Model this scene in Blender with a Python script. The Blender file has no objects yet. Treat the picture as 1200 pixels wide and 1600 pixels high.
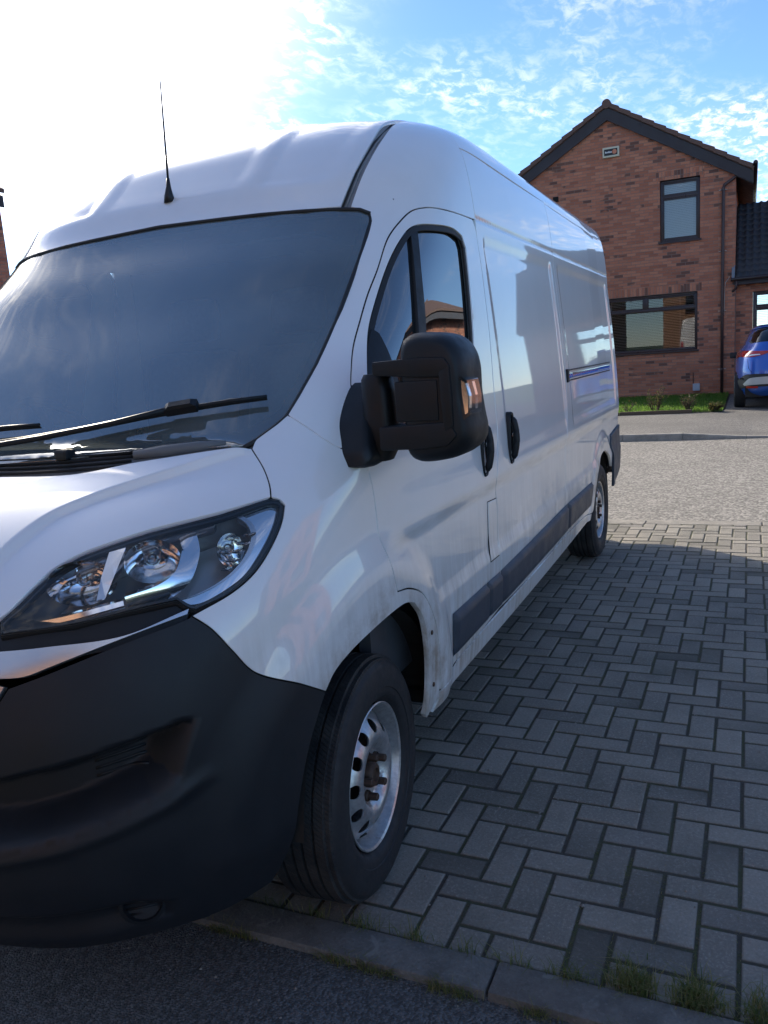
import bpy, bmesh, math, random
import numpy as np
from mathutils import Vector, Matrix
from mathutils.geometry import delaunay_2d_cdt

random.seed(7); RNG = np.random.default_rng(7)
SC = bpy.context.scene
COL = SC.collection
rad = math.radians

# ------------------------------------------------------------------ camera
CAM_P = (1.9365, 1.9529, 1.5524)
CAM_YAW, CAM_PITCH, CAM_ROLL, CAM_F = 0.430542, 0.183201, 0.070423, 1264.09   # focal length in px of a 1600 px high frame
def cam_axes():
    f = np.array([-math.cos(CAM_YAW)*math.cos(CAM_PITCH), -math.sin(CAM_YAW)*math.cos(CAM_PITCH), -math.sin(CAM_PITCH)])
    r = np.cross(f, [0, 0, 1.]); r /= np.linalg.norm(r); d = np.cross(f, r)
    c, s = math.cos(CAM_ROLL), math.sin(CAM_ROLL)
    return c*r+s*d, -s*r+c*d, f
cr, cd, cf = cam_axes()
cam = bpy.data.cameras.new('camera'); camo = bpy.data.objects.new('camera', cam); COL.objects.link(camo)
camo.matrix_world = Matrix(((cr[0], -cd[0], -cf[0], CAM_P[0]), (cr[1], -cd[1], -cf[1], CAM_P[1]), (cr[2], -cd[2], -cf[2], CAM_P[2]), (0, 0, 0, 1)))
cam.sensor_fit = 'VERTICAL'; cam.sensor_height = 36.0; cam.lens = CAM_F/1600*36.0
cam.clip_start = 0.05; cam.clip_end = 2000
SC.camera = camo

# ------------------------------------------------------------------ sky, sun, exposure
SUN = np.array([-.55, -.66, .46]); SUN /= np.linalg.norm(SUN)
SUN_EL = math.asin(SUN[2]); SUN_ROT = math.atan2(SUN[0], SUN[1])
world = bpy.data.worlds.new('World'); SC.world = world; world.use_nodes = True
wn, wl = world.node_tree.nodes, world.node_tree.links
bg = wn['Background']; bg.inputs[1].default_value = 0.096
sky = wn.new('ShaderNodeTexSky'); sky.sky_type = 'NISHITA'; sky.sun_disc = False
sky.sun_elevation = SUN_EL; sky.sun_rotation = SUN_ROT; sky.altitude = 2200; sky.air_density = 1.0; sky.dust_density = 0.0; sky.ozone_density = 7.5
def wmath(op, a, b=None, c=None):
    n = wn.new('ShaderNodeMath'); n.operation = op
    for i, v in enumerate((a, b, c)):
        if v is None: continue
        if hasattr(v, 'is_linked') or hasattr(v, 'links'): wl.new(v, n.inputs[i])
        else: n.inputs[i].default_value = v
    return n.outputs[0]
tc = wn.new('ShaderNodeTexCoord')
nrm = wn.new('ShaderNodeVectorMath'); nrm.operation = 'NORMALIZE'; wl.new(tc.outputs['Generated'], nrm.inputs[0])
sep = wn.new('ShaderNodeSeparateXYZ'); wl.new(nrm.outputs[0], sep.inputs[0])
# flat cloud layer: direction projected on a plane high above
dz = wmath('ADD', wmath('MAXIMUM', sep.outputs[2], 0.0), 0.10)
px = wmath('DIVIDE', sep.outputs[0], dz); py = wmath('DIVIDE', sep.outputs[1], dz)
comb = wn.new('ShaderNodeCombineXYZ'); wl.new(px, comb.inputs[0]); wl.new(py, comb.inputs[1])
mp = wn.new('ShaderNodeMapping'); mp.inputs['Rotation'].default_value = (0, 0, rad(35)); mp.inputs['Scale'].default_value = (1.0, 1.5, 1.0)
wl.new(comb.outputs[0], mp.inputs[0])
def wnoise(vec, scale, detail, rough, dist=0.0):
    n = wn.new('ShaderNodeTexNoise'); n.inputs['Scale'].default_value = scale; n.inputs['Detail'].default_value = detail
    n.inputs['Roughness'].default_value = rough; n.inputs['Distortion'].default_value = dist
    wl.new(vec, n.inputs['Vector']); return n.outputs['Fac']
def wramp(v, a, b):
    n = wn.new('ShaderNodeMapRange'); n.interpolation_type = 'SMOOTHSTEP'
    wl.new(v, n.inputs[0]); n.inputs[1].default_value = a; n.inputs[2].default_value = b
    return n.outputs[0]
dot = wn.new('ShaderNodeVectorMath'); dot.operation = 'DOT_PRODUCT'; wl.new(nrm.outputs[0], dot.inputs[0]); dot.inputs[1].default_value = tuple(SUN)
sd = wmath('MAXIMUM', dot.outputs['Value'], 0.0)
CLOUD_SEED = (-4.0, 6.3, 0.0)
mpb = wn.new('ShaderNodeMapping'); mpb.inputs['Location'].default_value = CLOUD_SEED; wl.new(comb.outputs[0], mpb.inputs[0])
big = wramp(wmath('ADD', wnoise(mpb.outputs[0], 0.55, 3, .5), wmath('MULTIPLY', wmath('POWER', sd, 8.0), 0.17)), .475, .67)
fine = wramp(wnoise(mp.outputs[0], 12.0, 8, .64, .4), .43, .66)
mps = wn.new('ShaderNodeMapping'); mps.inputs['Rotation'].default_value = (0, 0, rad(35)); mps.inputs['Scale'].default_value = (.8, 3.2, 1.0); wl.new(comb.outputs[0], mps.inputs[0])
streak = wramp(wnoise(mps.outputs[0], 1.8, 6, .6, .6), .36, .66)
cl = wmath('MULTIPLY', big, wmath('ADD', wmath('MULTIPLY', wmath('MULTIPLY', fine, .95), wmath('ADD', wmath('MULTIPLY', streak, .7), .3)), 0.05))
cl = wmath('MINIMUM', wmath('MULTIPLY', cl, wramp(sep.outputs[2], 0.02, .16)), 1.0)
# thin cirrus scatters sunlight forward: brighter towards the sun
glow = wmath('ADD', wmath('MULTIPLY', wmath('POWER', sd, 10.0), 17.0), 6.0)
ccol = wn.new('ShaderNodeVectorMath'); ccol.operation = 'SCALE'; ccol.inputs[0].default_value = (1.0, 1.0, 1.02); wl.new(glow, ccol.inputs['Scale'])
mix = wn.new('ShaderNodeMix'); mix.data_type = 'RGBA'; wl.new(cl, mix.inputs['Factor'])
wl.new(sky.outputs[0], mix.inputs['A']); wl.new(ccol.outputs[0], mix.inputs['B'])
veil = wn.new('ShaderNodeVectorMath'); veil.operation = 'SCALE'; veil.inputs[0].default_value = (1.0, .99, .97)
wl.new(wmath('MULTIPLY', wmath('POWER', sd, 48.0), 48.0), veil.inputs['Scale'])
addv = wn.new('ShaderNodeVectorMath'); addv.operation = 'ADD'; wl.new(mix.outputs['Result'], addv.inputs[0]); wl.new(veil.outputs[0], addv.inputs[1])
wl.new(addv.outputs[0], bg.inputs[0])

sun = bpy.data.lights.new('sun', 'SUN'); sun.energy = 2.3; sun.angle = rad(0.53); sun.color = (1.0, .95, .87)
suno = bpy.data.objects.new('sun', sun); COL.objects.link(suno)
suno.rotation_euler = Vector(tuple(SUN)).to_track_quat('Z', 'Y').to_euler(); suno.location = (-30, -35, 30)
SC.view_settings.view_transform = 'Standard'; SC.view_settings.look = 'None'
SC.view_settings.exposure = 1.46; SC.view_settings.gamma = 1.0; SC.view_settings.use_white_balance = True; SC.view_settings.white_balance_temperature = 7400   # camera balanced for open shade
SC.view_settings.use_curve_mapping = False
SC.cycles.max_bounces = 10; SC.cycles.transparent_max_bounces = 16; SC.cycles.glossy_bounces = 5
SC.cycles.caustics_reflective = False; SC.cycles.caustics_refractive = False
SC.cycles.use_denoising = True

# ------------------------------------------------------------------ materials
class NT:
    def __init__(s, name):
        s.m = bpy.data.materials.new(name); s.m.use_nodes = True
        s.t = s.m.node_tree; s.n = s.t.nodes; s.l = s.t.links
        s.b = s.n['Principled BSDF']; s.out = s.n['Material Output']
        s._tc = None
    def new(s, t, **k):
        n = s.n.new(t)
        for a, v in k.items(): setattr(n, a, v)
        return n
    def put(s, sock, v):
        if hasattr(v, 'is_output'): s.l.new(v, sock)
        else: sock.default_value = v
    def co(s, which='Object'):
        if s._tc is None: s._tc = s.new('ShaderNodeTexCoord')
        return s._tc.outputs[which]
    def pos(s):
        return s.new('ShaderNodeNewGeometry').outputs['Position']
    def math(s, op, a, b=0.0, c=0.0):
        n = s.new('ShaderNodeMath', operation=op); s.put(n.inputs[0], a); s.put(n.inputs[1], b); s.put(n.inputs[2], c); return n.outputs[0]
    def sepxyz(s, v):
        n = s.new('ShaderNodeSeparateXYZ'); s.l.new(v, n.inputs[0]); return n.outputs
    def comb(s, x=0., y=0., z=0.):
        n = s.new('ShaderNodeCombineXYZ')
        for i, v in enumerate((x, y, z)): s.put(n.inputs[i], v)
        return n.outputs[0]
    def scale(s, v, sc):
        n = s.new('ShaderNodeMapping'); n.inputs['Scale'].default_value = sc; s.l.new(v, n.inputs[0]); return n.outputs[0]
    def noise(s, vec, scale, detail=4., rough=.55, dist=0.):
        n = s.new('ShaderNodeTexNoise'); s.l.new(vec, n.inputs['Vector'])
        n.inputs['Scale'].default_value = scale; n.inputs['Detail'].default_value = detail; n.inputs['Roughness'].default_value = rough; n.inputs['Distortion'].default_value = dist
        return n.outputs['Fac']
    def voro(s, vec, scale, feature='F1', out='Distance'):
        n = s.new('ShaderNodeTexVoronoi', feature=feature); s.l.new(vec, n.inputs['Vector']); n.inputs['Scale'].default_value = scale; return n.outputs[out]
    def ramp(s, v, a, b, c=0., d=1., smooth=True):
        n = s.new('ShaderNodeMapRange'); n.interpolation_type = 'SMOOTHSTEP' if smooth else 'LINEAR'
        s.put(n.inputs[0], v); n.inputs[1].default_value = a; n.inputs[2].default_value = b; n.inputs[3].default_value = c; n.inputs[4].default_value = d
        return n.outputs[0]
    def mix(s, f, a, b):
        n = s.new('ShaderNodeMix', data_type='RGBA'); s.put(n.inputs['Factor'], f)
        for k, v in (('A', a), ('B', b)):
            if isinstance(v, tuple): v = v if len(v) == 4 else v+(1.,)
            s.put(n.inputs[k], v)
        return n.outputs['Result']
    def cramp(s, v, stops):
        n = s.new('ShaderNodeValToRGB'); s.l.new(v, n.inputs[0]); e = n.color_ramp.elements
        while len(e) < len(stops): e.new(0.5)
        for i, (p, c) in enumerate(stops): e[i].position = p; e[i].color = c+(1.,)
        return n.outputs[0]
    def bump(s, h, strength=.3, dist=.01):
        n = s.new('ShaderNodeBump'); n.inputs['Strength'].default_value = strength; n.inputs['Distance'].default_value = dist
        s.l.new(h, n.inputs['Height']); s.l.new(n.outputs[0], s.b.inputs['Normal']); return n
    def base(s, c): s.put(s.b.inputs['Base Color'], c if hasattr(c, 'is_output') else (c if len(c) == 4 else c+(1.,)))
    def rough(s, r): s.put(s.b.inputs['Roughness'], r)

M = {}
def simple(name, col, rough=.5, metal=0., coat=0., noise=0., nscale=40., bump=0., bscale=300., spec=.5):
    k = NT(name); k.rough(rough); k.b.inputs['Metallic'].default_value = metal; k.b.inputs['Specular IOR Level'].default_value = spec
    if coat: k.b.inputs['Coat Weight'].default_value = coat; k.b.inputs['Coat Roughness'].default_value = .03
    if noise:
        f = k.noise(k.co(), nscale, 5, .6)
        k.base(k.mix(f, tuple(c*(1-noise) for c in col), tuple(min(1, c*(1+noise)) for c in col)))
        k.rough(k.ramp(f, .3, .7, max(.02, rough-.08), min(1, rough+.08)))
    else: k.base(col)
    if bump: k.bump(k.noise(k.co(), bscale, 3, .6), bump, .002)
    M[name] = k.m; return k

def van_paint():
    k = NT('van_white_paint'); P = k.co(); x, y, z = k.sepxyz(P)
    white = (.87, .865, .86)
    film = k.noise(P, 3.0, 5, .6)                       # uneven road film over the paint
    col = k.mix(k.ramp(film, .35, .75, 0., .16), white, (.62, .60, .57))
    streak = k.noise(k.scale(P, (14, 14, 1.1)), 2.2, 6, .65)
    low = k.ramp(z, 1.10, .58, 0., 1.)
    patch = k.noise(P, 2.4, 6, .65)
    dirt = k.math('MULTIPLY', low, k.ramp(k.math('ADD', k.math('MULTIPLY', streak, .55), k.math('MULTIPLY', patch, .6)), .40, .72))
    col = k.mix(k.math('MULTIPLY', dirt, .85), col, (.30, .245, .19))
    # spray thrown up round the wheel arch lips
    def ring(cx):
        r = k.math('SQRT', k.math('ADD', k.math('POWER', k.math('SUBTRACT', x, cx), 2.), k.math('POWER', k.math('SUBTRACT', z, .40), 2.)))
        return k.ramp(r, .62, .43)
    sp = k.math('MULTIPLY', k.math('MAXIMUM', ring(0.0), ring(-4.0)), k.ramp(k.noise(P, 9, 6, .7), .40, .72))
    sp = k.math('MULTIPLY', sp, k.ramp(k.math('ABSOLUTE', y), .92, .98))
    col = k.mix(k.math('MULTIPLY', sp, .8), col, (.25, .165, .10))
    band = k.math('MULTIPLY', k.ramp(k.math('ABSOLUTE', k.math('SUBTRACT', z, 1.035)), .045, .0), k.ramp(k.noise(k.scale(P, (1.2, 1, 8)), 3, 4, .6), .35, .65))
    band = k.math('MULTIPLY', band, k.ramp(x, .0, -.25))
    col = k.mix(k.math('MULTIPLY', band, .30), col, (.33, .29, .24))
    k.base(col)
    allw = k.math('MAXIMUM', dirt, sp)
    k.rough(k.ramp(allw, 0., 1., .30, .75))
    k.put(k.b.inputs['Coat Weight'], k.ramp(allw, .1, .9, 1., .12)); k.b.inputs['Coat Roughness'].default_value = .025
    k.b.inputs['Coat IOR'].default_value = 1.55
    k.bump(k.noise(P, 5.0, 2, .5), .035, .01)
    M['paint'] = k.m
van_paint()

def glass(name, tint, ior=1.5, rough=0.0, film=None):
    k = NT(name); k.n.remove(k.b)
    tr = k.new('ShaderNodeBsdfTransparent'); tr.inputs[0].default_value = tint+(1.,)
    gl = k.new('ShaderNodeBsdfGlossy'); gl.inputs['Roughness'].default_value = rough; gl.inputs[0].default_value = (1, 1, 1, 1)
    fr = k.new('ShaderNodeFresnel'); fr.inputs[0].default_value = ior
    mx = k.new('ShaderNodeMixShader'); k.l.new(fr.outputs[0], mx.inputs[0]); k.l.new(tr.outputs[0], mx.inputs[1]); k.l.new(gl.outputs[0], mx.inputs[2])
    o = mx.outputs[0]
    if film:                                            # dust film, tinted pale teal to paint sky haze into the pane
        df = k.new('ShaderNodeBsdfDiffuse'); df.inputs[0].default_value = (.46, .55, .55, 1)
        m2 = k.new('ShaderNodeMixShader'); f = k.ramp(k.noise(k.co(), 4., 6, .65), .35, .8, film*.55, film)
        k.l.new(f, m2.inputs[0]); k.l.new(o, m2.inputs[1]); k.l.new(df.outputs[0], m2.inputs[2]); o = m2.outputs[0]
    k.l.new(o, k.out.inputs[0]); M[name] = k.m
glass('windscreen_glass', (.66, .76, .76), 2.7, 0.0, .25)
glass('side_glass', (.22, .25, .26), 3.2, 0.0, .02)
glass('house_glass', (.92, .95, .95), 1.75, 0.0)
glass('lens', (.97, .975, .98), 1.45, 0.0, .035)
glass('car_glass', (.10, .11, .12), 1.6)

simple('bumper_plastic', (.012, .0148, .019), .52, spec=.4, noise=.18, nscale=6, bump=.25, bscale=700)
simple('black_plastic', (.010, .0125, .0155), .5, spec=.35, noise=.1, nscale=20, bump=.12, bscale=900)
simple('strip_plastic', (.034, .046, .064), .5, noise=.25, nscale=9, bump=.2, bscale=800)
simple('rubber', (.012, .012, .012), .6)
simple('scuttle_grey', (.14, .145, .15), .6, noise=.2, nscale=15)
simple('gap_dark', (.006, .006, .006), .9)
simple('liner', (.018, .016, .014), .85, noise=.5, nscale=12)
simple('frit', (.006, .007, .009), .25)
simple('chrome', (.86, .87, .88), .06, metal=1.)
simple('silver_trim', (.60, .61, .63), .22, metal=.9)
simple('reflector', (.93, .93, .94), .09, metal=1.)
simple('headlight_black', (.012, .012, .013), .3)
simple('lamp_grey', (.42, .42, .43), .25, metal=.8)
simple('lamp_dark', (.46, .45, .44), .28, metal=.35)
simple('amber', (.75, .28, .04), .25)
simple('red_lens', (.45, .015, .015), .12, coat=1.)
simple('white_plastic', (.75, .75, .73), .4)
simple('interior', (.06, .062, .068), .7, noise=.2, nscale=30)
simple('interior_light', (.24, .25, .26), .8, noise=.25, nscale=60)
simple('dash', (.10, .10, .105), .6, bump=.3, bscale=400)
simple('mirror_glass', (.9, .9, .9), .02, metal=1.)
simple('bolt_rust', (.085, .05, .034), .6, metal=.4, noise=.6, nscale=90, bump=.4, bscale=300)
simple('aerial', (.01, .01, .011), .45)

def rim_mat():
    k = NT('steel_wheel'); P = k.co(); f = k.noise(P, 14, 7, .68); g = k.noise(P, 60, 4, .6)
    x, y, z = k.sepxyz(P)
    r = k.math('SQRT', k.math('ADD', k.math('POWER', x, 2.), k.math('POWER', z, 2.)))
    m = k.math('ADD', f, k.math('MULTIPLY', k.ramp(r, .12, .07), .16))
    rust = k.ramp(m, .58, .74)
    col = k.mix(k.ramp(g, .3, .7), (.44, .44, .45), (.60, .60, .60))
    col = k.mix(k.math('MULTIPLY', rust, .8), col, (.17, .085, .04))
    k.base(col); k.put(k.b.inputs['Metallic'], k.ramp(rust, 0., 1., .75, .05)); k.rough(k.ramp(rust, 0., 1., .34, .8))
    k.bump(g, .12, .002); M['rim'] = k.m
rim_mat()
def tyre_mat():
    k = NT('tyre_rubber'); P = k.co(); x, y, z = k.sepxyz(P)
    an = k.math('ARCTAN2', z, x)
    r = k.math('SQRT', k.math('ADD', k.math('POWER', x, 2.), k.math('POWER', z, 2.)))
    f = k.noise(P, 22, 6, .65)
    col = k.mix(f, (.009, .010, .012), (.020, .020, .022))
    dust = k.math('MULTIPLY', k.ramp(r, .345, .362), k.ramp(k.noise(P, 9, 5, .6), .35, .7))
    col = k.mix(k.math('MULTIPLY', dust, .5), col, (.075, .068, .06))
    k.base(col); k.rough(k.ramp(f, .3, .7, .55, .8))
    sip = k.math('PINGPONG', k.math('ADD', k.math('MULTIPLY', an, 26.), k.math('MULTIPLY', y, 45.)), .5)
    h = k.math('MULTIPLY', k.ramp(sip, .04, .12), k.ramp(r, .352, .36))
    k.bump(k.math('ADD', h, k.math('MULTIPLY', f, .15)), .9, .006); M['tyre'] = k.m
tyre_mat()

def brick_mat(name, cols, darkp, mortar, course=.075, length=.225, vertical=False):
    k = NT(name); P = k.co(); x, y, z = k.sepxyz(P)
    u = k.math('ADD', x, y); v = z
    if vertical: u, v = v, u
    row = k.math('FLOOR', k.math('DIVIDE', v, course))
    if vertical: cu = k.math('DIVIDE', u, length)
    else: cu = k.math('ADD', k.math('DIVIDE', u, length), k.math('MULTIPLY', k.math('MODULO', row, 2.), .5))
    colm = k.math('FLOOR', cu); fu = k.math('FRACT', cu); fv = k.math('FRACT', k.math('DIVIDE', v, course))
    wnz = k.new('ShaderNodeTexWhiteNoise', noise_dimensions='2D'); k.l.new(k.comb(colm, row), wnz.inputs['Vector'])
    r1 = wnz.outputs['Value']; r2 = k.sepxyz(wnz.outputs['Color'])[1]
    c = k.cramp(r1, cols)
    clus = k.noise(k.comb(u, v), .9, 3, .55)
    dk = k.ramp(k.math('ADD', r2, k.math('MULTIPLY', k.math('SUBTRACT', clus, .5), 1.5)), 1.-darkp, 1.-darkp+.06)
    c = k.mix(k.math('MULTIPLY', dk, .72), c, (.055, .042, .040))
    g = k.noise(P, 60, 4, .65); c = k.mix(k.ramp(g, .3, .8, 0., .35), c, (.13, .055, .035))
    mu = .010/length/1.0; mv = .010/course
    e = k.math('MINIMUM', k.math('MINIMUM', k.ramp(fu, 0., mu*.9), k.ramp(fu, 1., 1.-mu*.9)), k.math('MINIMUM', k.ramp(fv, 0., mv*.9), k.ramp(fv, 1., 1.-mv*.9)))
    k.base(k.mix(e, mortar, c)); k.rough(.85)
    k.bump(k.math('ADD', e, k.math('MULTIPLY', g, .25)), .7, .012); M[name] = k.m
RED = [(.0, (.42, .145, .083)), (.35, (.53, .19, .11)), (.7, (.60, .245, .145)), (1., (.38, .13, .078))]
brick_mat('red_brick', RED, .11, (.27, .20, .165))
brick_mat('soldier_brick', RED, .30, (.27, .20, .165), vertical=True)
brick_mat('orange_brick', [(0., (.42, .20, .10)), (.5, (.50, .25, .13)), (1., (.38, .17, .085))], .06, (.38, .30, .22))
simple('tile_brown', (.135, .075, .058), .75, noise=.35, nscale=8, bump=.4, bscale=80)
simple('tile_slate', (.028, .030, .036), .6, noise=.4, nscale=6, bump=.4, bscale=70)
simple('upvc_brown', (.030, .015, .018), .35, noise=.12, nscale=4)
simple('fascia', (.026, .018, .021), .5, noise=.2, nscale=5)
simple('pipe_brown', (.055, .030, .028), .45)
simple('lead', (.16, .19, .23), .5, noise=.3, nscale=6)
simple('cream_plastic', (.60, .56, .42), .45)
simple('decal_black', (.01, .01, .01), .4)
simple('decal_orange', (.60, .20, .10), .4)
simple('decal_white', (.8, .8, .8), .4)
simple('meter_grey', (.42, .46, .52), .45)
simple('cable', (.55, .54, .5), .5)
simple('blind', (.90, .91, .90), .5)
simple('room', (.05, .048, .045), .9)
simple('car_blue', (.003, .10, .46), .3, metal=.25, coat=1.)
simple('car_cladding', (.022, .023, .024), .6)
simple('car_silver', (.45, .46, .46), .35, metal=.3)
simple('bark', (.11, .075, .05), .9, noise=.4, nscale=60)
simple('garage_white', (.62, .63, .62), .5, noise=.06, nscale=3)

def asphalt(name, base, stone, sscale, spec_amt, patch=.25):
    k = NT(name); P = k.co()
    v = k.voro(P, sscale); w = k.voro(P, sscale*.45); n = k.noise(P, .7, 6, .6); f = k.noise(P, 30, 5, .7)
    vc = k.sepxyz(k.voro(P, sscale, out='Color'))[0]
    c = k.mix(k.ramp(vc, .15, .95), tuple(b*.6 for b in base), tuple(b*1.55 for b in base))
    c = k.mix(k.math('MULTIPLY', k.ramp(k.math('MULTIPLY', vc, k.ramp(v, .45, .1)), 1.-spec_amt, 1.-spec_amt+.1), .9), c, stone)
    c = k.mix(k.ramp(n, .35, .7, 0., patch), c, tuple(b*.55 for b in base))
    c = k.mix(k.ramp(f, .55, .8, 0., .3), c, tuple(b*.5 for b in base))
    k.base(c); k.rough(.88)
    k.bump(k.math('ADD', k.math('MULTIPLY', v, -1.), k.math('MULTIPLY', f, .4)), .9, .006); M[name] = k.m
asphalt('road_asphalt', (.20, .186, .164), (.55, .51, .45), 46, .26)
asphalt('path_tarmac', (.105, .106, .104), (.62, .62, .59), 150, .06)
asphalt('far_path', (.15, .142, .13), (.36, .34, .31), 70, .2, .5)

def paver_mat():
    k = NT('paver_block'); P = k.pos()
    oi = k.new('ShaderNodeObjectInfo'); gi = k.new('ShaderNodeNewGeometry')
    r = k.math('FRACT', k.math('ADD', k.math('MULTIPLY', oi.outputs['Random'], 7.31), gi.outputs['Random Per Island']))
    c = k.cramp(r, [(0., (.20, .184, .154)), (.3, (.245, .224, .187)), (.75, (.285, .259, .213)), (.93, (.315, .286, .238)), (1., (.205, .188, .164))])
    n = k.noise(P, 2.2, 5, .6); g = k.noise(P, 110, 5, .8); sp = k.voro(P, 130); vc = k.sepxyz(k.voro(P, 130, out='Color'))[0]
    c = k.mix(k.ramp(g, .5, .3, 0., .35), c, (.11, .104, .09)); c = k.mix(k.ramp(n, .4, .75, 0., .5), c, (.085, .085, .068)); c = k.mix(k.ramp(k.noise(P, .9, 4, .6), .58, .75, 0., .5), c, (.07, .066, .058))
    c = k.mix(k.ramp(g, .50, .72, .0, .85), c, (.40, .375, .33))
    c = k.mix(k.math('MULTIPLY', k.ramp(k.math('MULTIPLY', vc, k.ramp(sp, .5, .12)), .90, .97), .7), c, (.50, .48, .45))
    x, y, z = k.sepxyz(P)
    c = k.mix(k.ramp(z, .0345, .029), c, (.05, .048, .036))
    k.base(c); k.rough(.84); k.bump(k.math('ADD', g, k.math('MULTIPLY', sp, -.5)), .75, .004); M['paver'] = k.m
paver_mat()
def joint_mat():
    k = NT('joint_sand'); P = k.co(); n = k.noise(P, 5, 5, .6); g = k.noise(P, 120, 4, .7)
    c = k.mix(k.ramp(n, .4, .62), (.070, .064, .052), (.075, .085, .040)); c = k.mix(k.ramp(g, .4, .8, 0., .5), c, (.14, .125, .10))
    k.base(c); k.rough(.95); k.bump(g, 1., .01); M['joint'] = k.m
joint_mat()
def concrete_mat(name, a, b, moss):
    k = NT(name); P = k.co(); n = k.noise(P, 7, 7, .7); g = k.noise(P, 90, 5, .7); s = k.voro(P, 110)
    c = k.mix(k.ramp(n, .3, .7), a, b); c = k.mix(k.ramp(g, .5, .8, 0., .5), c, tuple(v*1.7 for v in b))
    c = k.mix(k.ramp(k.noise(P, 16, 6, .7), .56, .72, 0., moss), c, (.05, .055, .03))
    c = k.mix(k.ramp(k.noise(P, 11, 3, .5, 1.5), .62, .68, 0., .55), c, (.26, .26, .235))
    k.base(c); k.rough(.9); k.bump(k.math('ADD', g, k.math('MULTIPLY', s, -.4)), .8, .006); M[name] = k.m
concrete_mat('edging_concrete', (.10, .096, .087), (.19, .182, .165), .6)
concrete_mat('kerb_concrete', (.20, .185, .16), (.31, .285, .245), .3)
def grass_mat(name, a, b, c3):
    k = NT(name); P = k.pos(); gi = k.new('ShaderNodeNewGeometry')
    c = k.cramp(gi.outputs['Random Per Island'], [(0., a), (.55, b), (1., c3)])
    k.base(c); k.rough(.6); k.b.inputs['Specular IOR Level'].default_value = .25
    tl = k.new('ShaderNodeBsdfTranslucent'); k.l.new(c, tl.inputs[0]); mx = k.new('ShaderNodeMixShader'); mx.inputs[0].default_value = .5
    k.l.new(k.b.outputs[0], mx.inputs[1]); k.l.new(tl.outputs[0], mx.inputs[2]); k.l.new(mx.outputs[0], k.out.inputs[0]); M[name] = k.m
grass_mat('lawn_grass', (.09, .20, .03), (.13, .27, .04), (.20, .28, .06))
grass_mat('weed_grass', (.10, .15, .04), (.19, .21, .065), (.36, .30, .15))
grass_mat('bush_leaf', (.07, .10, .03), (.14, .15, .045), (.20, .13, .05))
simple('soil', (.045, .035, .024), .95, noise=.5, nscale=25, bump=.8, bscale=120)
simple('ground_grass', (.06, .085, .03), .95, noise=.4, nscale=1.5)

# ------------------------------------------------------------------ object helpers
def link(o): COL.objects.link(o); return o
def tag(o, label=None, cat=None, group=None, kind=None):
    if label: o['label'] = label
    if cat: o['category'] = cat
    if group: o['group'] = group
    if kind: o['kind'] = kind
    return o
def empty(name, loc=(0, 0, 0), rz=0.):
    o = bpy.data.objects.new(name, None); o.location = loc; o.rotation_euler = (0, 0, rz); o.empty_display_size = .2; return link(o)
def mesh(name, V, Fc, mat, parent=None, smooth=False, normals=None, angle=None):
    me = bpy.data.meshes.new(name)
    me.from_pydata([tuple(map(float, v)) for v in V], [], [tuple(map(int, f)) for f in Fc])
    if smooth: me.polygons.foreach_set('use_smooth', [True]*len(me.polygons))
    if angle is not None:
        me.polygons.foreach_set('use_smooth', [True]*len(me.polygons)); me.set_sharp_from_angle(angle=rad(angle))
    me.update()
    if normals is not None: me.normals_split_custom_set_from_vertices([tuple(map(float, n)) for n in normals])
    for mm in (mat if isinstance(mat, (list, tuple)) else [mat]): me.materials.append(M[mm] if isinstance(mm, str) else mm)
    o = bpy.data.objects.new(name, me); o.parent = parent; return link(o)
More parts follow.
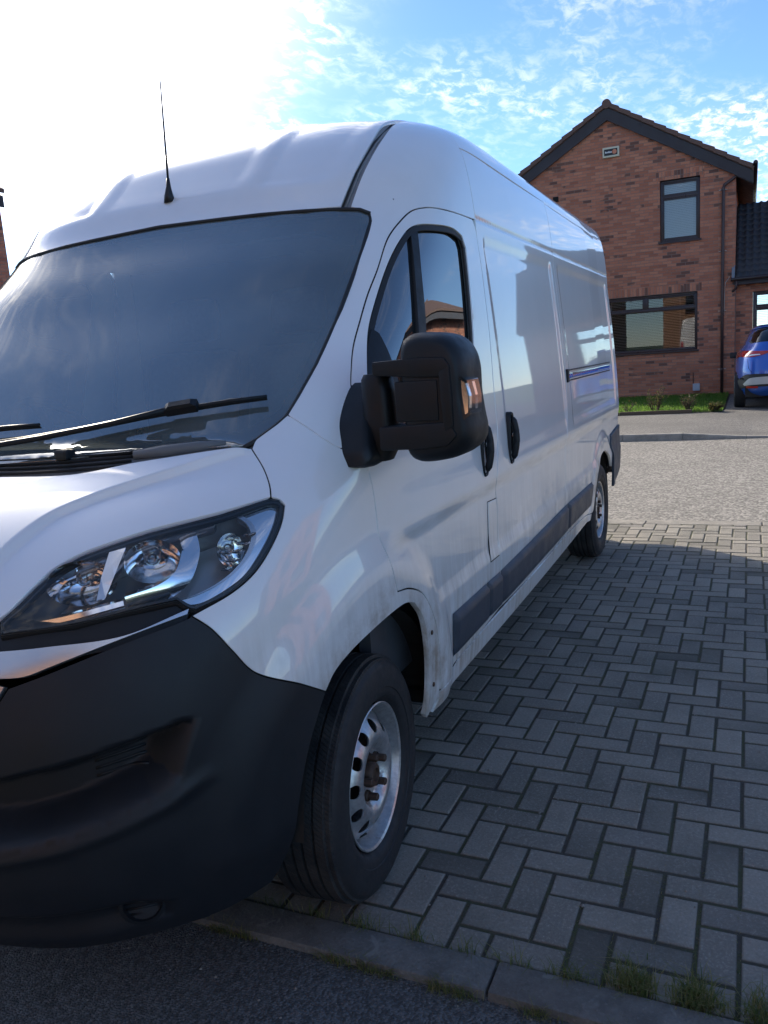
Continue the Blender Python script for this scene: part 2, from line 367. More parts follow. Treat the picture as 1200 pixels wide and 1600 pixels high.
class MB:
    def __init__(s): s.v = []; s.f = []
    def add(s, V, Fc):
        n = len(s.v); s.v += [tuple(map(float, v)) for v in V]; s.f += [tuple(n+int(i) for i in f) for f in Fc]; return s
    def box(s, a, b, ch=0.):
        (x0, y0, z0), (x1, y1, z1) = a, b
        if ch <= 0:
            V = [(x, y, z) for z in (z0, z1) for y in (y0, y1) for x in (x0, x1)]
            return s.add(V, [(0, 2, 3, 1), (4, 5, 7, 6), (0, 1, 5, 4), (2, 6, 7, 3), (0, 4, 6, 2), (1, 3, 7, 5)])
        bm = bmesh.new(); r = bmesh.ops.create_cube(bm, size=1.)
        for v in bm.verts: v.co = ((x0+x1)/2+v.co.x*(x1-x0), (y0+y1)/2+v.co.y*(y1-y0), (z0+z1)/2+v.co.z*(z1-z0))
        bmesh.ops.bevel(bm, geom=bm.edges[:], offset=ch, segments=2, profile=.6, affect='EDGES')
        bm.verts.index_update(); s.add([v.co[:] for v in bm.verts], [[v.index for v in f.verts] for f in bm.faces]); bm.free(); return s
    def tube(s, pts, r, n=10, cap=True):
        pts = [Vector(p) for p in pts]; rs = r if hasattr(r, '__len__') else [r]*len(pts); V = []; Fc = []
        ref = Vector((0, 0, 1))
        for i, p in enumerate(pts):
            t = (pts[min(i+1, len(pts)-1)]-pts[max(i-1, 0)]).normalized()
            a = t.cross(ref);
            if a.length < .1: a = t.cross(Vector((1, 0, 0)))
            a.normalize(); b = t.cross(a)
            for k in range(n):
                an = 2*math.pi*k/n; V.append(p+(a*math.cos(an)+b*math.sin(an))*rs[i])
        for i in range(len(pts)-1):
            for k in range(n): Fc.append((i*n+k, i*n+(k+1) % n, (i+1)*n+(k+1) % n, (i+1)*n+k))
        if cap: Fc.append(tuple(range(n))); Fc.append(tuple(range((len(pts)-1)*n, len(pts)*n))[::-1])
        return s.add(V, Fc)
    def lathe(s, prof, n=48, axis='y', c=(0, 0, 0), closed=False):
        V = []; Fc = []
        for (h, r) in prof:
            for k in range(n):
                a = 2*math.pi*k/n; p = {'y': (r*math.cos(a), h, r*math.sin(a)), 'x': (h, r*math.cos(a), r*math.sin(a)), 'z': (r*math.cos(a), r*math.sin(a), h)}[axis]
                V.append((p[0]+c[0], p[1]+c[1], p[2]+c[2]))
        m = len(prof)
        for i in range(m if closed else m-1):
            j = (i+1) % m
            for k in range(n): Fc.append((i*n+k, j*n+k, j*n+(k+1) % n, i*n+(k+1) % n))
        return s.add(V, Fc)
    def prism(s, poly, axis, a, b):
        n = len(poly); P = lambda q, h: {'x': (h, q[0], q[1]), 'y': (q[0], h, q[1]), 'z': (q[0], q[1], h)}[axis]
        V = [P(q, a) for q in poly]+[P(q, b) for q in poly]
        return s.add(V, [tuple(range(n)), tuple(range(n, 2*n))[::-1]]+[(i, i+n, (i+1) % n+n, (i+1) % n) for i in range(n)])
    def build(s, name, mat, parent=None, smooth=False, angle=None, fix=True):
        o = mesh(name, s.v, s.f, mat, parent, smooth, angle=angle)
        if fix:
            bm = bmesh.new(); bm.from_mesh(o.data); bmesh.ops.recalc_face_normals(bm, faces=bm.faces[:]); bm.to_mesh(o.data); bm.free()
            if angle is not None: o.data.set_sharp_from_angle(angle=rad(angle))
        return o
def copy_tree(o, parent=None):
    c = o.copy(); link(c); c.parent = parent
    for ch in list(o.children): copy_tree(ch, c)
    return c
def sstep(a, b, x):
    t = np.clip((x-a)/(b-a), 0, 1); return t*t*(3-2*t)
def pip(P, poly):
    x, y = P[:, 0], P[:, 1]; ins = np.zeros(len(P), bool); A = np.asarray(poly); B = np.roll(A, -1, 0)
    for (x0, y0), (x1, y1) in zip(A, B):
        if y0 == y1: continue
        c = ((y0 > y) != (y1 > y)) & (x < (x1-x0)*(y-y0)/(y1-y0)+x0); ins ^= c
    return ins
def pdist(P, poly, closed=True):
    A = np.asarray(poly); B = np.roll(A, -1, 0)
    if not closed: A, B = A[:-1], B[:-1]
    d = np.full(len(P), 1e9)
    for a, b in zip(A, B):
        e = b-a; L = (e*e).sum()
        t = np.clip(((P-a)@e)/max(L, 1e-12), 0, 1); d = np.minimum(d, np.linalg.norm(P-a-t[:, None]*e, axis=1))
    return d

# ------------------------------------------------------------------ van body surface (x forward from front axle, y to the van's left, z up)
def pchip(x, y, xq):
    h = np.diff(x); d = np.diff(y)/h; m = np.zeros_like(y)
    for i in range(1, len(x)-1):
        if d[i-1]*d[i] > 0:
            w1 = 2*h[i]+h[i-1]; w2 = h[i]+2*h[i-1]; m[i] = (w1+w2)/(w1/d[i-1]+w2/d[i])
    m[0] = d[0]; m[-1] = d[-1]
    k = np.clip(np.searchsorted(x, xq)-1, 0, len(x)-2); t = (xq-x[k])/h[k]
    return (1+2*t)*(1-t)**2*y[k]+t*(1-t)**2*h[k]*m[k]+t*t*(3-2*t)*y[k+1]+t*t*(t-1)*h[k]*m[k+1]
# height, nose x, where the nose curve starts, half width, bluntness
TAB = np.array([[0.10, .66, -.05, .930, 2.7], [0.24, .80, -.05, .955, 2.7], [0.36, .885, -.05, .985, 2.75], [0.50, .935, -.05, 1.005, 2.8], [0.66, .948, -.05, 1.015, 2.85],
 [0.82, .940, -.05, 1.020, 2.9], [0.94, .905, -.05, 1.020, 2.9], [1.03, .850, -.05, 1.020, 2.9], [1.10, .780, -.06, 1.018, 2.9], [1.18, .665, -.09, 1.015, 3.0],
 [1.25, .535, -.15, 1.012, 3.2], [1.31, .400, -.25, 1.008, 3.5], [1.38, .285, -.40, 1.004, 3.7], [1.48, .160, -.58, .996, 3.8], [1.60, .013, -.72, .986, 3.75],
 [1.75, -.172, -.92, .972, 3.8], [1.90, -.340, -1.12, .957, 4.1], [2.02, -.478, -1.28, .945, 4.2], [2.09, -.548, -1.36, .943, 4.2], [2.19, -.622, -1.45, .934, 4.1],
 [2.28, -.710, -1.55, .922, 3.9], [2.355, -.790, -1.65, .905, 3.6], [2.42, -.890, -1.78, .877, 3.5], [2.465, -.99, -1.9, .838, 3.4], [2.50, -1.10, -2.05, .780, 3.2],
 [2.525, -1.22, -2.25, .695, 3.0], [2.543, -1.36, -2.45, .575, 2.7], [2.555, -1.52, -2.65, .41, 2.4], [2.562, -1.75, -2.8, .18, 2.2], [2.564, -2.0, -2.9, .02, 2.2]])
ZT = 2.564; XR = -4.97
ZQ = np.unique(np.concatenate([np.linspace(.1, 2.4, 1200), np.linspace(2.4, ZT, 1200)]))
def gsm(y, s):
    zu = np.linspace(ZQ[0], ZQ[-1], 4000); yu = np.interp(zu, ZQ, y); dz_ = zu[1]-zu[0]; h = int(3*s/dz_)
    k = np.arange(-h, h+1)*dz_; w = np.exp(-.5*(k/s)**2); w /= w.sum()
    yp = np.concatenate([2*yu[0]-yu[1:h+1][::-1], yu, 2*yu[-1]-yu[-h-1:-1][::-1]])
    o = np.interp(ZQ, zu, np.convolve(yp, w, 'valid')); f = np.clip((2.44-ZQ)/.1, 0, 1); return o*f+y*(1-f)
CUR = [gsm(pchip(TAB[:, 0], TAB[:, i], ZQ), .02) for i in range(1, 5)]
def van_F(P):
    x, y, z = P[..., 0], P[..., 1], P[..., 2]; zc = np.clip(z, .1, ZT)
    xf, xc, b, n = [np.interp(zc, ZQ, c) for c in CUR]
    tp = np.clip((-1.3-x)/2.7, 0, 1.15); b = b*(1-.02*tp*tp*(3-2*np.minimum(tp, 1)))
    g = (np.maximum(x-xc, 0)/(xf-xc))**n+(np.abs(y)/b)**n
    xr = XR+.05*np.clip((z-1.0)/1.5, 0, 1)**2
    g = g+(np.maximum(xr+.14-x, 0)/.14)**2.6+np.maximum(z-ZT, 0)*50
    return g-1
def lift(F, P0, D, t1=6., steps=150):
    N = len(P0); ts = np.linspace(0, t1, steps); hit = np.zeros(N, bool); lo = np.zeros(N); hi = np.full(N, t1)
    for i, t in enumerate(ts):
        m = np.where(~hit)[0]
        if not len(m): break
        ins = F(P0[m]+t*D) < 0; k = m[ins]; hit[k] = True; hi[k] = t; lo[k] = ts[max(i-1, 0)]
    for _ in range(26):
        mid = (lo+hi)/2; ins = F(P0+mid[:, None]*D) < 0; hi = np.where(ins, mid, hi); lo = np.where(ins, lo, mid)
    return P0+hi[:, None]*D, hit
def gradn(F, P, h=2e-4):
    g = np.stack([F(P+np.eye(3)[i]*h)-F(P-np.eye(3)[i]*h) for i in range(3)], -1); return g/np.maximum(np.linalg.norm(g, axis=-1, keepdims=True), 1e-12)
def vf(y, z): return lift(van_F, np.array([[2.5, y, z]]), np.array([-1., 0, 0]), 5., 200)[0][0]      # on the nose, from the front
def vs(x, z): return lift(van_F, np.array([[x, 2., z]]), np.array([0, -1., 0]), 3., 120)[0][0]       # on the flank
def vr(y, z): return lift(van_F, np.array([[-6., y, z]]), np.array([1., 0, 0]), 4., 160)[0][0]       # on the tail
def vt(x, y): return lift(van_F, np.array([[x, y, 3.2]]), np.array([0, 0, -1.]), 2., 120)[0][0]      # on the roof

POCKET = np.array([(.20, .735), (.45, .755), (.663, .79), (.862, .841), (.888, .832), (.878, .792), (.857, .709), (.819, .676), (.735, .643), (.639, .615), (.531, .597), (.20, .585)])
LOWPOCK = np.array([(.20, .43), (.54, .42), (.74, .435), (.80, .40), (.78, .345), (.55, .30), (.20, .295)])
BX = np.array([.226, .319, .401, .485, .547, .619, .672, .78]); BY = np.array([.80, .697, .591, .492, .440, .415, .405, .395])
def van_disp(P):
    x, y, z = P[..., 0], np.abs(P[..., 1]), P[..., 2]; d = np.zeros(x.shape)
    side = sstep(.80, .93, y)
    # wheel arch flares
    r1 = np.hypot(x*(np.where(x < 0, 1.12, 1.0)), z-.37); d = d+.024*(1-sstep(.60, .74, r1))*side*sstep(.3, .5, z)*sstep(-.75, -.55, x)
    r2 = np.hypot(x+4.0, z-.37); d = d+.012*(1-sstep(.52, .60, r2))*side
    # belt step: lower flank sits in
    d = d-.011*(1-sstep(.995, 1.075, z))*side*sstep(.05, -.25, x)*sstep(.0, .2, r1-.52)
    d = d+.010*(1-sstep(.735, .80, z))*side*sstep(-.35, -.55, x)*(1-sstep(-3.35, -3.5, x)*0)
    # pressed panels between crease and belt
    def pan(x0, x1): return sstep(x0, x0-.06, x)*sstep(x1, x1+.06, x)
    d = d-.007*(pan(-1.40, -2.74)+pan(-2.88, -4.72))*sstep(1.08, 1.17, z)*(1-sstep(1.985, 2.045, z))*side
    gr = np.exp(-((z-2.090)/.007)**2)*sstep(-1.33, -1.345, x)+np.exp(-((z-2.362)/.007)**2)*sstep(-2.80, -2.82, x)*sstep(-4.7, -4.6, x)
    d = d-.006*gr*side
    # door skin: soft fold under the window, recess round handle
    d = d-.003*np.exp(-((z-1.205-.02*x)/.05)**2)*side*sstep(-.1, -.3, x)*sstep(-1.32, -1.25, x)
    # bonnet dome
    yc = pchip(BX, BY, np.clip(x, BX[0], BX[-1]-1e-6)); hood = sstep(1.06, 1.12, z)*(1-sstep(1.355, 1.40, z))*sstep(.2, .24, x)
    d = d+.016*(1-sstep(-.014, .016, y-yc))*hood
    # roof cap pressings and ditch
    cap = sstep(2.13, 2.20, z)*sstep(-.60, -.64, x)
    d = d-.006*sstep(.355, .42, y)*(1-sstep(.62, .69, y))*cap*sstep(2.14, 2.215, z)
    d = d-.004*(1-sstep(.27, .345, y))*cap*sstep(2.16, 2.25, z)
    rf = sstep(-1.5, -1.6, x)*sstep(2.48, 2.5, z)
    d = d-.012*rf*sstep(.35, .8, np.abs(((y+.085) % .17)/.17*2-1))*(1-sstep(.60, .64, y))
    # bumper pockets
    fr = (x > .35) & (z < .95) & (z > .2)
    if np.any(fr):
        Q = np.stack([y[fr], z[fr]], -1); s = np.where(pip(Q, POCKET), pdist(Q, POCKET), 0); d2 = -.10*sstep(.0, .055, s)
        o = np.where(pip(Q, POCKET), 9, pdist(Q, POCKET)); d2 = d2+.010*np.exp(-((o-.022)/.016)**2)*(1-sstep(.66, .73, z[fr]))
        s2 = np.where(pip(Q, LOWPOCK), pdist(Q, LOWPOCK), 0); d2 = d2-.03*sstep(0, .05, s2)
        dd = np.zeros(x.shape); dd[fr] = d2*sstep(.35, .5, x[fr]); d = d+dd
    return d
def no_disp(P): return np.zeros(P.shape[:-1])

def basis(D):
    D = np.array(D, float); D /= np.linalg.norm(D); e1 = np.cross([0, 0, 1.], D); e1 /= np.linalg.norm(e1); return D, e1, np.cross(D, e1)
DL = basis((.58, .70, .42)); DR = basis((-.86, .36, .36))
def smooth_loop(L3, Q, flag, sp, corner=38.):
    """walk the outline with splines between its corners, sampled every sp"""
    n = len(Q); cor = []
    for i in range(n):
        a = Q[i]-Q[i-1]; b = Q[(i+1) % n]-Q[i]; an = abs((math.atan2(b[1], b[0])-math.atan2(a[1], a[0])+math.pi) % (2*math.pi)-math.pi)
        cor.append(an > rad(corner) or flag[i] != flag[i-1] or flag[i] != flag[(i+1) % n])
    out = []; of = []
    for i in range(n):
        j = (i+1) % n; p1, p2 = Q[i], Q[j]
        p0 = Q[i-1] if not cor[i] else 2*p1-p2; p3 = Q[(j+1) % n] if not cor[j] else 2*p2-p1
        m = max(1, int(math.ceil(np.linalg.norm(p2-p1)/sp)))
        d1 = max(np.linalg.norm(p1-p0), 1e-5)**.5; d2 = max(np.linalg.norm(p2-p1), 1e-5)**.5; d3 = max(np.linalg.norm(p3-p2), 1e-5)**.5
        m1 = (p1-p0)/d1-(p2-p0)/(d1+d2)+(p2-p1)/d2; m2 = (p2-p1)/d2-(p3-p1)/(d2+d3)+(p3-p2)/d3; m1 = m1*d2; m2 = m2*d2
        for k in range(m):
            t = k/m; out.append((2*t**3-3*t*t+1)*p1+(t**3-2*t*t+t)*m1+(-2*t**3+3*t*t)*p2+(t**3-t*t)*m2); of.append(flag[i] and flag[j] or (k == 0 and flag[i]))
    return np.array(out), np.array(of)
def inset(Q, flag, g):
    A = sum(Q[i][0]*Q[(i+1) % len(Q)][1]-Q[(i+1) % len(Q)][0]*Q[i][1] for i in range(len(Q)))
    s = 1. if A > 0 else -1.; a = Q-np.roll(Q, 1, 0); b = np.roll(Q, -1, 0)-Q
    na = np.stack([-a[:, 1], a[:, 0]], 1)/np.maximum(np.linalg.norm(a, axis=1), 1e-9)[:, None]; nb = np.stack([-b[:, 1], b[:, 0]], 1)/np.maximum(np.linalg.norm(b, axis=1), 1e-9)[:, None]
    m = na+nb; m /= np.maximum((m*m).sum(1)/2, .5)[:, None]
    return np.where(flag[:, None], Q, Q+s*g*m)
def panel(name, loop, mat, parent, holes=(), sp=.022, gap=.0022, flange=.018, off=0., sym=False, both=True, F=van_F, disp=van_disp, D=DL, corner=38., lines=()):
    """a skin panel: outline given in 3D on the body surface, meshed finely, lifted on the surface, with returned edges"""
    Dv, e1, e2 = D; L3 = np.array(loop, float); pr = lambda A: np.stack([A@e1, A@e2], -1)
    flag = [sym and abs(p[1]) < 1e-3 for p in L3]; Q, flag = smooth_loop(L3, pr(L3), flag, sp, corner)
    Q = inset(Q, flag, gap); loops = [Q]; flags = [flag]
    for h in holes:
        H = np.array(h, float); HQ, hf = smooth_loop(H, pr(H), [False]*len(H), sp, corner); loops.append(inset(HQ, hf, -gap)); flags.append(hf)
    lo, hi = Q.min(0), Q.max(0); gx = np.arange(lo[0], hi[0], sp); gy = np.arange(lo[1], hi[1], sp*.92)
    G = np.array([(x+(sp*.5 if j % 2 else 0), y) for j, y in enumerate(gy) for x in gx])
    ok = pip(G, Q); G = G[ok]; ok = pdist(G, Q) > sp*.55
    for h in loops[1:]: ok &= ~pip(G, h) & (pdist(G, h) > sp*.55)
    G = G[ok]
    for ln_, w_ in lines:                               # rows of points that follow a pressed crease
        LQ = pr(np.array(ln_, float)); seg = np.concatenate([[0], np.cumsum(np.linalg.norm(np.diff(LQ, axis=0), axis=1))]); tt = np.arange(0, seg[-1], sp*.8)
        C = np.stack([np.interp(tt, seg, LQ[:, 0]), np.interp(tt, seg, LQ[:, 1])], 1); tg = np.gradient(C, axis=0); tg /= np.linalg.norm(tg, axis=1)[:, None]; nq = np.stack([-tg[:, 1], tg[:, 0]], 1)
        G = G[pdist(G, C, False) > w_*1.6]
        for o_ in np.linspace(-1.3, 1.3, 9):
            X = C+nq*o_*w_; X = X[pip(X, Q) & (pdist(X, Q) > sp*.4)]; G = np.concatenate([G, X])
    V2 = np.concatenate(loops+[G]); ed = []; base = 0
    for l in loops: ed += [(base+i, base+(i+1) % len(l)) for i in range(len(l))]; base += len(l)
    r = delaunay_2d_cdt([Vector(p) for p in V2], ed, [], 1, 1e-6, True)
    W = np.array([tuple(v) for v in r[0]]); T = np.array([f for f in r[2] if len(f) == 3]); cen = W[T].mean(1); keep = pip(cen, Q)
    for h in loops[1:]: keep &= ~pip(cen, h)
    T = T[keep]; a = W[T]; ar = (a[:, 1, 0]-a[:, 0, 0])*(a[:, 2, 1]-a[:, 0, 1])-(a[:, 2, 0]-a[:, 0, 0])*(a[:, 1, 1]-a[:, 0, 1]); T[ar < 0] = T[ar < 0][:, ::-1]
    dmax = (L3@Dv).max()+.7; P0 = W[:, :1]*e1+W[:, 1:]*e2+dmax*Dv; span = dmax-(L3@Dv).min()+.9
    P, hit = lift(F, P0, -Dv, span, max(40, int(span/.05)))
    N = gradn(F, P)
    def dd(X): return disp(X)
    h = 1.5e-3; g = np.stack([dd(P+np.eye(3)[i]*h)-dd(P-np.eye(3)[i]*h) for i in range(3)], -1)/(2*h); g -= (g*N).sum(1)[:, None]*N
    P = P+N*(dd(P)+off)[:, None]; N2 = N-g; N2 /= np.linalg.norm(N2, axis=1)[:, None]
    if sym:
        z0 = np.where(np.array([bool(set(o_) & set(np.where(flags[0])[0])) for o_ in r[3]]))[0] if len(r) > 3 else []
        P[z0, 1] = 0.; N2[z0, 1] = 0.; N2 /= np.linalg.norm(N2, axis=1)[:, None]
    V = list(P); NN = list(N2); FC = [tuple(t) for t in T]
    if flange:
        cnt = {}
        for t in T:
            for i in range(3):
                e = (t[i], t[(i+1) % 3]); k = (min(e), max(e)); cnt.setdefault(k, []).append(e)
        be = [e[0] for e in cnt.values() if len(e) == 1 and not (sym and abs(P[e[0][0]][1]) < 2e-3 and abs(P[e[0][1]][1]) < 2e-3)]
        for (i, j) in be:
            t_ = P[j]-P[i]; nn = np.cross(t_, N[i]); nn /= max(np.linalg.norm(nn), 1e-9); b0 = len(V)
            V += [P[i], P[j], P[j]-N[j]*flange, P[i]-N[i]*flange]; NN += [nn*.8+N2[i]*.6, nn*.8+N2[j]*.6, nn, nn]; FC.append((b0, b0+3, b0+2, b0+1))
    V = np.array(V); NN = np.array(NN); NN /= np.maximum(np.linalg.norm(NN, axis=1), 1e-9)[:, None]
    fl = np.array([1, -1, 1.])
    if sym:
        n0 = len(V); V = np.concatenate([V, V*fl]); NN = np.concatenate([NN, NN*fl]); FC = FC+[tuple(n0+i for i in f[::-1]) for f in FC]
        return mesh(name, V, FC, mat, parent, True, NN)
    o = mesh(name, V, FC, mat, parent, True, NN)
    if both: o2 = mesh(name, V*fl, [f[::-1] for f in FC], mat, parent if not callable(both) else both(), True, NN*fl); return o, o2
    return o
def on_skin(pts, off=0.): 
    P = np.array(pts, float); N = gradn(van_F, P); return P+N*(off+van_disp(P))[:, None]

# =================================================================== GROUND
GZ = .035                      # drive surface relative to the van's datum
def sheet(name, x0, x1, y0, y1, z, mat, kind='structure', label=None):
    o = mesh(name, [(x0, y0, z), (x1, y0, z), (x1, y1, z), (x0, y1, z)], [(0, 1, 2, 3)], mat); o['kind'] = kind; return o
sheet('ground', -400, 400, -400, 400, -.03, 'ground_grass')
sheet('road', -11.50, -5.24, -120, 120, GZ-.012, 'road_asphalt')
EDGE_X0, EDGE_X1 = .2117, .3222
o = sheet('pavement', EDGE_X1-.02, 3.6, -120, 120, GZ-.012, 'path_tarmac')
drive = empty('driveway', (0, 0, GZ)); drive['kind'] = 'structure'
mesh('joint_bed', [(-5.17, -4.2, -.0048), (EDGE_X0+.02, -4.2, -.0048), (EDGE_X0+.02, 4.6, -.0048), (-5.17, 4.6, -.0048)], [(0, 1, 2, 3)], 'joint', drive)
def paver_shape(lx, ly):
    h = .0042; a, b = lx/2-h, ly/2-h; c = .0030; V = []
    for (e, z) in ((0., -.03), (0., -.0042), (-c, -.0010), (-c*2.2, 0.)):
        V += [(-a-e, -b-e, z), (a+e, -b-e, z), (a+e, b+e, z), (-a-e, b+e, z)] if e >= 0 else [(-a-e, -b-e, z), (a+e, -b-e, z), (a+e, b+e, z), (-a-e, b+e, z)]
    Fc = [tuple(range(12, 16))]
    for l in range(3):
        for k in range(4): Fc.append((l*4+k, l*4+(k+1) % 4, l*4+4+(k+1) % 4, l*4+4+k))
    return V, Fc
G = .1003; PX0, PY0 = -.4007, 1.5444
def proj(P):
    q = np.array(P)-np.array(CAM_P); w = q@cf; return 600+CAM_F*(q@cr)/w, 800+CAM_F*(q@cd)/w, w
blocks = []
for i in range(-8, 50):
    for j in range(-56, 31):
        s = (i+j) % 4
        if s in (0, 2):
            x1 = PX0-i*G; y0 = PY0+j*G
            lx, ly = (G, 2*G) if s == 0 else (2*G, G)
            xa, xb = x1-lx, x1
            if xb > EDGE_X0-.004 and xa < EDGE_X0-.03: xb = EDGE_X0-.006
            if xa < -5.16 and xb > -5.13: xa = -5.16
            if xb > EDGE_X0 or xa < -5.161 or xb-xa < .03: continue
            cx, cy = (xa+xb)/2, y0+ly/2; u, v, w = proj((cx, cy, GZ)); vis = 0 < u < 1200 and 0 < v < 1600 and w > 0 and not (cy < 1.0 and cx < .0 and not (cy > .75))
            blocks.append(((1./w**2 if vis else 0.), cx, cy, xb-xa, ly))
blocks.sort(reverse=True)
cache = {}; rest = MB()
for k, (sc_, cx, cy, lx, ly) in enumerate(blocks):
    dzv = RNG.normal(0, .0012); t1, t2 = RNG.normal(0, .004), RNG.normal(0, .006); V, Fc = paver_shape(lx, ly)
    if k < 295:
        key = (round(lx, 3), round(ly, 3))
        if key not in cache:
            me = bpy.data.meshes.new('paver'); me.from_pydata(V, [], Fc); me.materials.append(M['paver']); cache[key] = me
        ob = link(bpy.data.objects.new('paver', cache[key])); ob.parent = drive; ob.location = (cx, cy, dzv-.001); ob.rotation_euler = (t1, t2, RNG.normal(0, .006))
    else: rest.add([(cx+x, cy+y, z+dzv-.001) for x, y, z in V], Fc)
pr_ = rest.build('paver_field', 'paver', drive, fix=False); pr_['kind'] = 'stuff'
# concrete edging between driveway and pavement, laid in lengths
edging = empty('driveway_edging', (EDGE_X0, 0, GZ)); tag(edging, 'weathered grey concrete edging strip between block paving and dark tarmac', 'edging')
yy = -4.1
while yy < 4.6:
    m = MB().box((0, yy+.003, -.05), (EDGE_X1-EDGE_X0, yy+.912, .010), .007)
    for q in range(len(m.v)):
        x, y, z = m.v[q]; m.v[q] = (x+.004*math.sin(y*17+z*90), y, z+.002*math.sin(y*23+x*60))
    m.build('edging_stone', 'edging_concrete', edging, angle=40); yy += .915
# strip of sand and grit where the drive meets the road
kr = empty('road_channel', (-5.20, 0, GZ)); tag(kr, 'pale concrete channel strip where the block drive meets the road', 'kerb')
yy = -8.
while yy < 9.: MB().box((-.13, yy, -.05), (.025, yy+.905, -.003), .006).build('channel_stone', 'kerb_concrete', kr); yy += .915
# far kerb, path and verge
fk = empty('far_kerb', (-11.50, 0, 0)); tag(fk, 'low grey concrete kerb along the far side of the road, dropped before the blue car', 'kerb')
yy = -30.; 
while yy < 24:
    def kz(y): return .125-.075*float(sstep(.9, 2.2, np.array(y)))+.075*float(sstep(9., 10.5, np.array(y)))
    a, b = yy, yy+.905; V = [(0, a, -.05), (0, b, -.05), (-.02, b, kz(b)-.015), (-.02, a, kz(a)-.015), (-.035, a, kz(a)), (-.035, b, kz(b)), (-.14, b, kz(b)+.002), (-.14, a, kz(a)+.002), (-.14, a, -.05), (-.14, b, -.05)]
    mesh('kerb_stone', V, [(0, 1, 2, 3), (3, 2, 5, 4), (4, 5, 6, 7), (7, 6, 9, 8), (0, 3, 4, 7, 8), (1, 9, 6, 5, 2)], 'kerb_concrete', fk); yy += .912
ys = [-60]+[round(-10+.5*i, 2) for i in range(60)]+[60]; V = []; Fc = []
for y in ys: V += [(-11.64, y, kz(y)), (-13.3, y, .045+.5*kz(y)), (-16.1, y, .10)]
for i in range(len(ys)-1):
    for k in range(2): Fc.append((i*3+k, i*3+k+3, i*3+k+4, i*3+k+1))
o = mesh('far_pavement', V, Fc, 'far_path'); o['kind'] = 'structure'
o = mesh('far_garden', [(-16.09, -60, .098), (-40, -60, .10), (-40, 60, .10), (-16.09, 60, .098)], [(0, 3, 2, 1)], 'soil'); o['kind'] = 'structure'
o = mesh('far_drive', [(-16.08, 1.50, .104), (-21.0, 1.50, .108), (-21.0, 5.2, .108), (-16.08, 5.2, .104)], [(0, 3, 2, 1)], 'far_path'); o['kind'] = 'structure'

# =================================================================== VAN
van = empty('van', (0, 0, 0)); tag(van, 'white high roof panel van parked on the block drive, black bumper and mirrors', 'van')
def mirrored(fn):
    for s in (1, -1): fn(s)
prof = lambda z0, z1, st=.02: [tuple(vf(0., z)) for z in np.linspace(z0, z1, max(2, int(abs(z1-z0)/st)))]
def fx(y, z): return tuple(vf(y, z))
def sx(x, z): return tuple(vs(x, z))
def tx(x, y): return tuple(vt(x, y))
# --- outlines measured on the body
WS_TOP = [(-.537, .288, 2.077), (-.538, .438, 2.071), (-.552, .596, 2.063)]
WS_SIDE = [(-.589, .724, 2.057), (-.612, .772, 2.052), (-.621, .803, 2.036), (-.599, .816, 2.008), (-.443, .833, 1.865), (-.235, .845, 1.679), (-.088, .851, 1.562), (.025, .848, 1.478), (.087, .844, 1.433)]
WS_LOW = [(.124, .831, 1.412), (.185, .804, 1.381), (.227, .777, 1.362)]
ws_loop = [fx(0, 2.085)]+WS_TOP+WS_SIDE+WS_LOW+[fx(.6, 1.362), fx(.3, 1.345), fx(0, 1.335)]+prof(1.355, 2.07)
SEAM = [(.214, .807, 1.36), (.251, .861, 1.315), (.285, .896, 1.278), (.308, .911, 1.253)]
HL_TOP = [(.409, .834, 1.236), (.518, .707, 1.213), (.571, .643, 1.195), (.612, .593, 1.178), (.653, .558, 1.157), (.695, .538, 1.13), (.734, .523, 1.101), (.77, .501, 1.072)]
bonnet_loop = [(.423, 0., 1.300), (.405, .13, 1.309), (.392, .378, 1.312), (.337, .542, 1.334), (.295, .657, 1.346), (.224, .794, 1.358)]+SEAM+HL_TOP+[fx(.42, 1.052), fx(.25, 1.043), fx(0, 1.04)]+prof(1.06, 1.285)
HL = [(.31, .912, 1.25), (.297, .927, 1.245), (.296, .939, 1.232), (.324, .946, 1.199), (.375, .944, 1.151), (.438, .933, 1.104), (.5, .911, 1.074), (.577, .866, 1.053), (.587, .854, 1.059), (.595, .831, 1.078),
      (.638, .786, 1.075), (.728, .664, 1.057), (.792, .519, 1.044), (.775, .505, 1.067), (.739, .528, 1.096), (.701, .543, 1.124), (.658, .562, 1.152), (.618, .597, 1.174), (.576, .648, 1.191), (.524, .711, 1.208), (.414, .838, 1.231)]
DOOR_F = [(-.04, 1.0, 1.318), (-.035, 1.006, 1.283), (-.046, 1.014, 1.211), (-.05, 1.017, 1.137), (-.05, 1.019, 1.067), (-.07, 1.02, 1.012), (-.09, 1.02, .932), (-.100, 1.02, .905)]
ARCH_G = [(-.191, 1.02, .888), (-.289, 1.02, .844), (-.371, 1.019, .747), (-.411, 1.013, .615), (-.420, 1.001, .475)]
PILLAR = [(.084, .899, 1.398), (.073, .946, 1.361), (.045, .976, 1.335)]
OPEN = [(-.345, .993, .405), (-.318, .996, .429), (-.323, 1.01, .574), (-.315, 1.015, .665), (-.279, 1.019, .771), (-.215, 1.02, .836), (-.153, 1.02, .854), (-.058, 1.02, .857), (.083, 1.019, .85), (.204, 1.013, .834), (.278, 1.005, .809), (.318, .999, .776)]
BE = [(.398, .983, .826), (.501, .948, .888), (.54, .923, .951), (.568, .893, 1.01), (.590, .861, 1.044)]
wing_loop = [SEAM[0]]+WS_LOW[::-1][1:]+[(.087, .844, 1.433)]+PILLAR+DOOR_F+ARCH_G+[(-.42, 1.0, .452)]+OPEN+BE+[HL[6], HL[5], HL[4], HL[3], HL[2], HL[1]]+SEAM[:0:-1]
